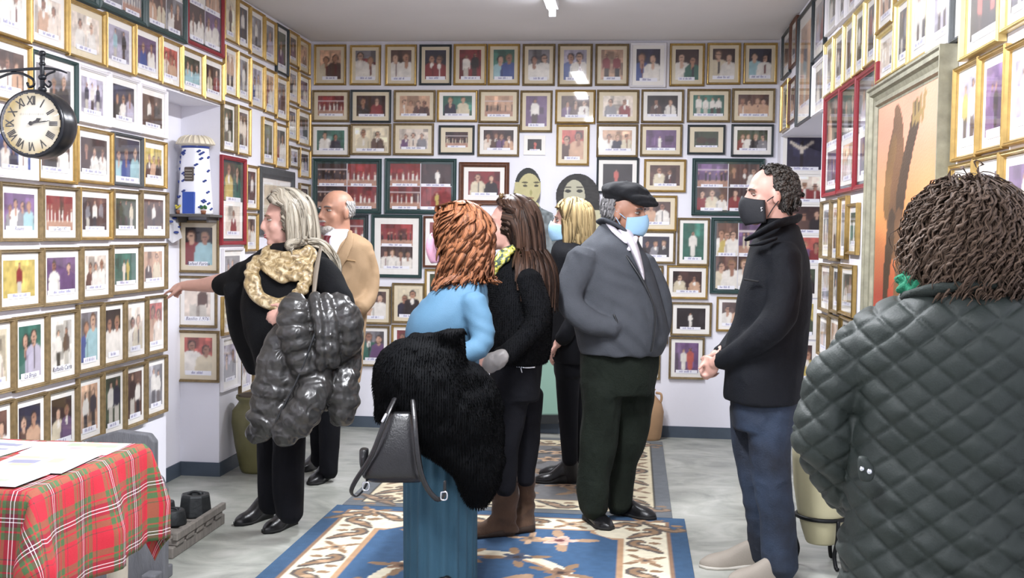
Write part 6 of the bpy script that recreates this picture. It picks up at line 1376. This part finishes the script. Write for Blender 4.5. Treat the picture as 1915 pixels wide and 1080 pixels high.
hand(b, f.W(1890, 962, .28), (-.6, .7, 0), (0, 0, 1), .9, thumb=-1)
bd = remesh(b, .0072, 3, 'body'); displace(bd, hd.dent()); f.part('body', bd, M_skin)
hd.eyes()
M_curl = hair_mat('curly_brown_hair', '#2a1d16', '#7d6654', .55)
hair(f, hd, M_curl, 2600, 0.10, lambda l: (l[:, 2] > -0.85) & ~((l[:, 0] > 0.45) & (l[:, 2] < 0.5)), 12, amp=.008, freq=2.0, rad=.0015, wide=2.2, thick=.028, seed=21, back=.0, side=.15, grav=.24, jit=.18, radii=(.110, .106, .100), lift=.22, label='voluminous curly brown hair')
sc = MB(); f.tube(sc, [(1745, 492, .06, 20), (1712, 512, .0, 27), (1706, 535, -.03, 24), (1760, 548, -.07, 16), (1850, 535, -.05, 16)]); 
f.part('knit_scarf', remesh(sc, .006, 1, disp=lambda co, no: .006*np.sin(co[:, 0]*230)*np.sin(co[:, 2]*230+co[:, 1]*90)+.004*vnoise(co*40, 3)), mat('green_chunky_knit', '#14694c', .9, var=.25, vscale=60, bump=.4, bscale=140), 'chunky green knitted scarf')
jk = MB(); f.stack(jk, [(535, 1735, 1880, .075), (552, 1690, 1915, .11), (575, 1636, 1948, .135), (605, 1600, 1960, .155), (660, 1588, 1965, .165), (760, 1596, 1960, .165), (860, 1592, 1960, .165), (960, 1582, 1965, .17), (1080, 1574, 1970, .18), (1160, 1572, 1970, .18)])
for a in (armL_, armR_): f.tube(jk, a)
cx0 = f.W(1790, 700)
def quilt(co, no):
    q = co-cx0; u_ = q@f.e1; z_ = q[:, 2]; ar = np.abs(u_) > .235
    s1 = .064; a = (u_*0.80+z_)/s1; c = (-u_*0.80+z_)/s1
    ra = np.abs((a % 1)-.5)*2; rc = np.abs((c % 1)-.5)*2     # 1 on stitch lines
    g = np.maximum(np.exp(-((1-ra)/.16)**2), np.exp(-((1-rc)/.16)**2))
    puffy = .0045*np.cos((a % 1-.5)*math.pi)**.6*np.cos((c % 1-.5)*math.pi)**.6
    wr = .0085*vnoise(co*np.array([8, 8, 13]), 71)+.0035*vnoise(co*np.array([22, 22, 34]), 72)+.0045*np.sin(z_*85+u_*20+4*vnoise(co*6, 7))*np.clip(.75-(z_+.35)*3, 0, 1)
    return puffy-.0040*g+wr
M_quilt = mat('dark_green_quilt', '#1f2623', .62, var=.12, vscale=9, bump=.12, bscale=260, spec=.35)
jo = f.part('quilted_jacket', remesh(jk, .0048, 3, disp=quilt), M_quilt, 'dark green diamond-quilted jacket')
cl = MB(); f.tube(cl, [(1690, 560, .03, 13), (1715, 548, -.07, 20), (1790, 535, -.115, 22), (1870, 536, -.10, 20), (1925, 548, .02, 14)], 1, 10, .55); f.sub('collar', remesh(cl, .006, 2, disp=folds(3, .003, (25, 25, 25))), mat('dark_green_cord', '#1d2521', .85, bump=.3, bscale=200), jo)
tb = MB(); f.stack(tb, [(852, 1604, 1620, .01, -.168), (872, 1604, 1634, .012, -.172), (892, 1606, 1634, .012, -.172), (900, 1610, 1626, .01, -.17)], 20, 3); to = f.sub('adjuster_tab', remesh(tb, .005, 2), M_quilt, jo)
bn = MB(); bn.ell(f.W(1626, 881, -.186), (.006, .006, .006), 10, 8); bn.ell(f.W(1612, 876, -.184), (.005, .005, .005), 10, 8); f.sub('snap_button', bn.mesh(), M_silver, to)
tr = MB(); f.stack(tr, [(1060, 1610, 1975, .15), (1150, 1625, 1965, .15)])
for l in legs: f.tube(tr, l)
f.part('trousers', remesh(tr, .012, 3), M_blacktrouser)
for q in legs:
    p = f.W(q[2][0], 1640); u, s_ = shoe_mesh((p[0], p[1]-.08, 0), (0, 1, 0), L=.25); o = f.part('shoe', u.mesh(), M_blackleather); f.sub('sole', s_.mesh(), M_sole, o)
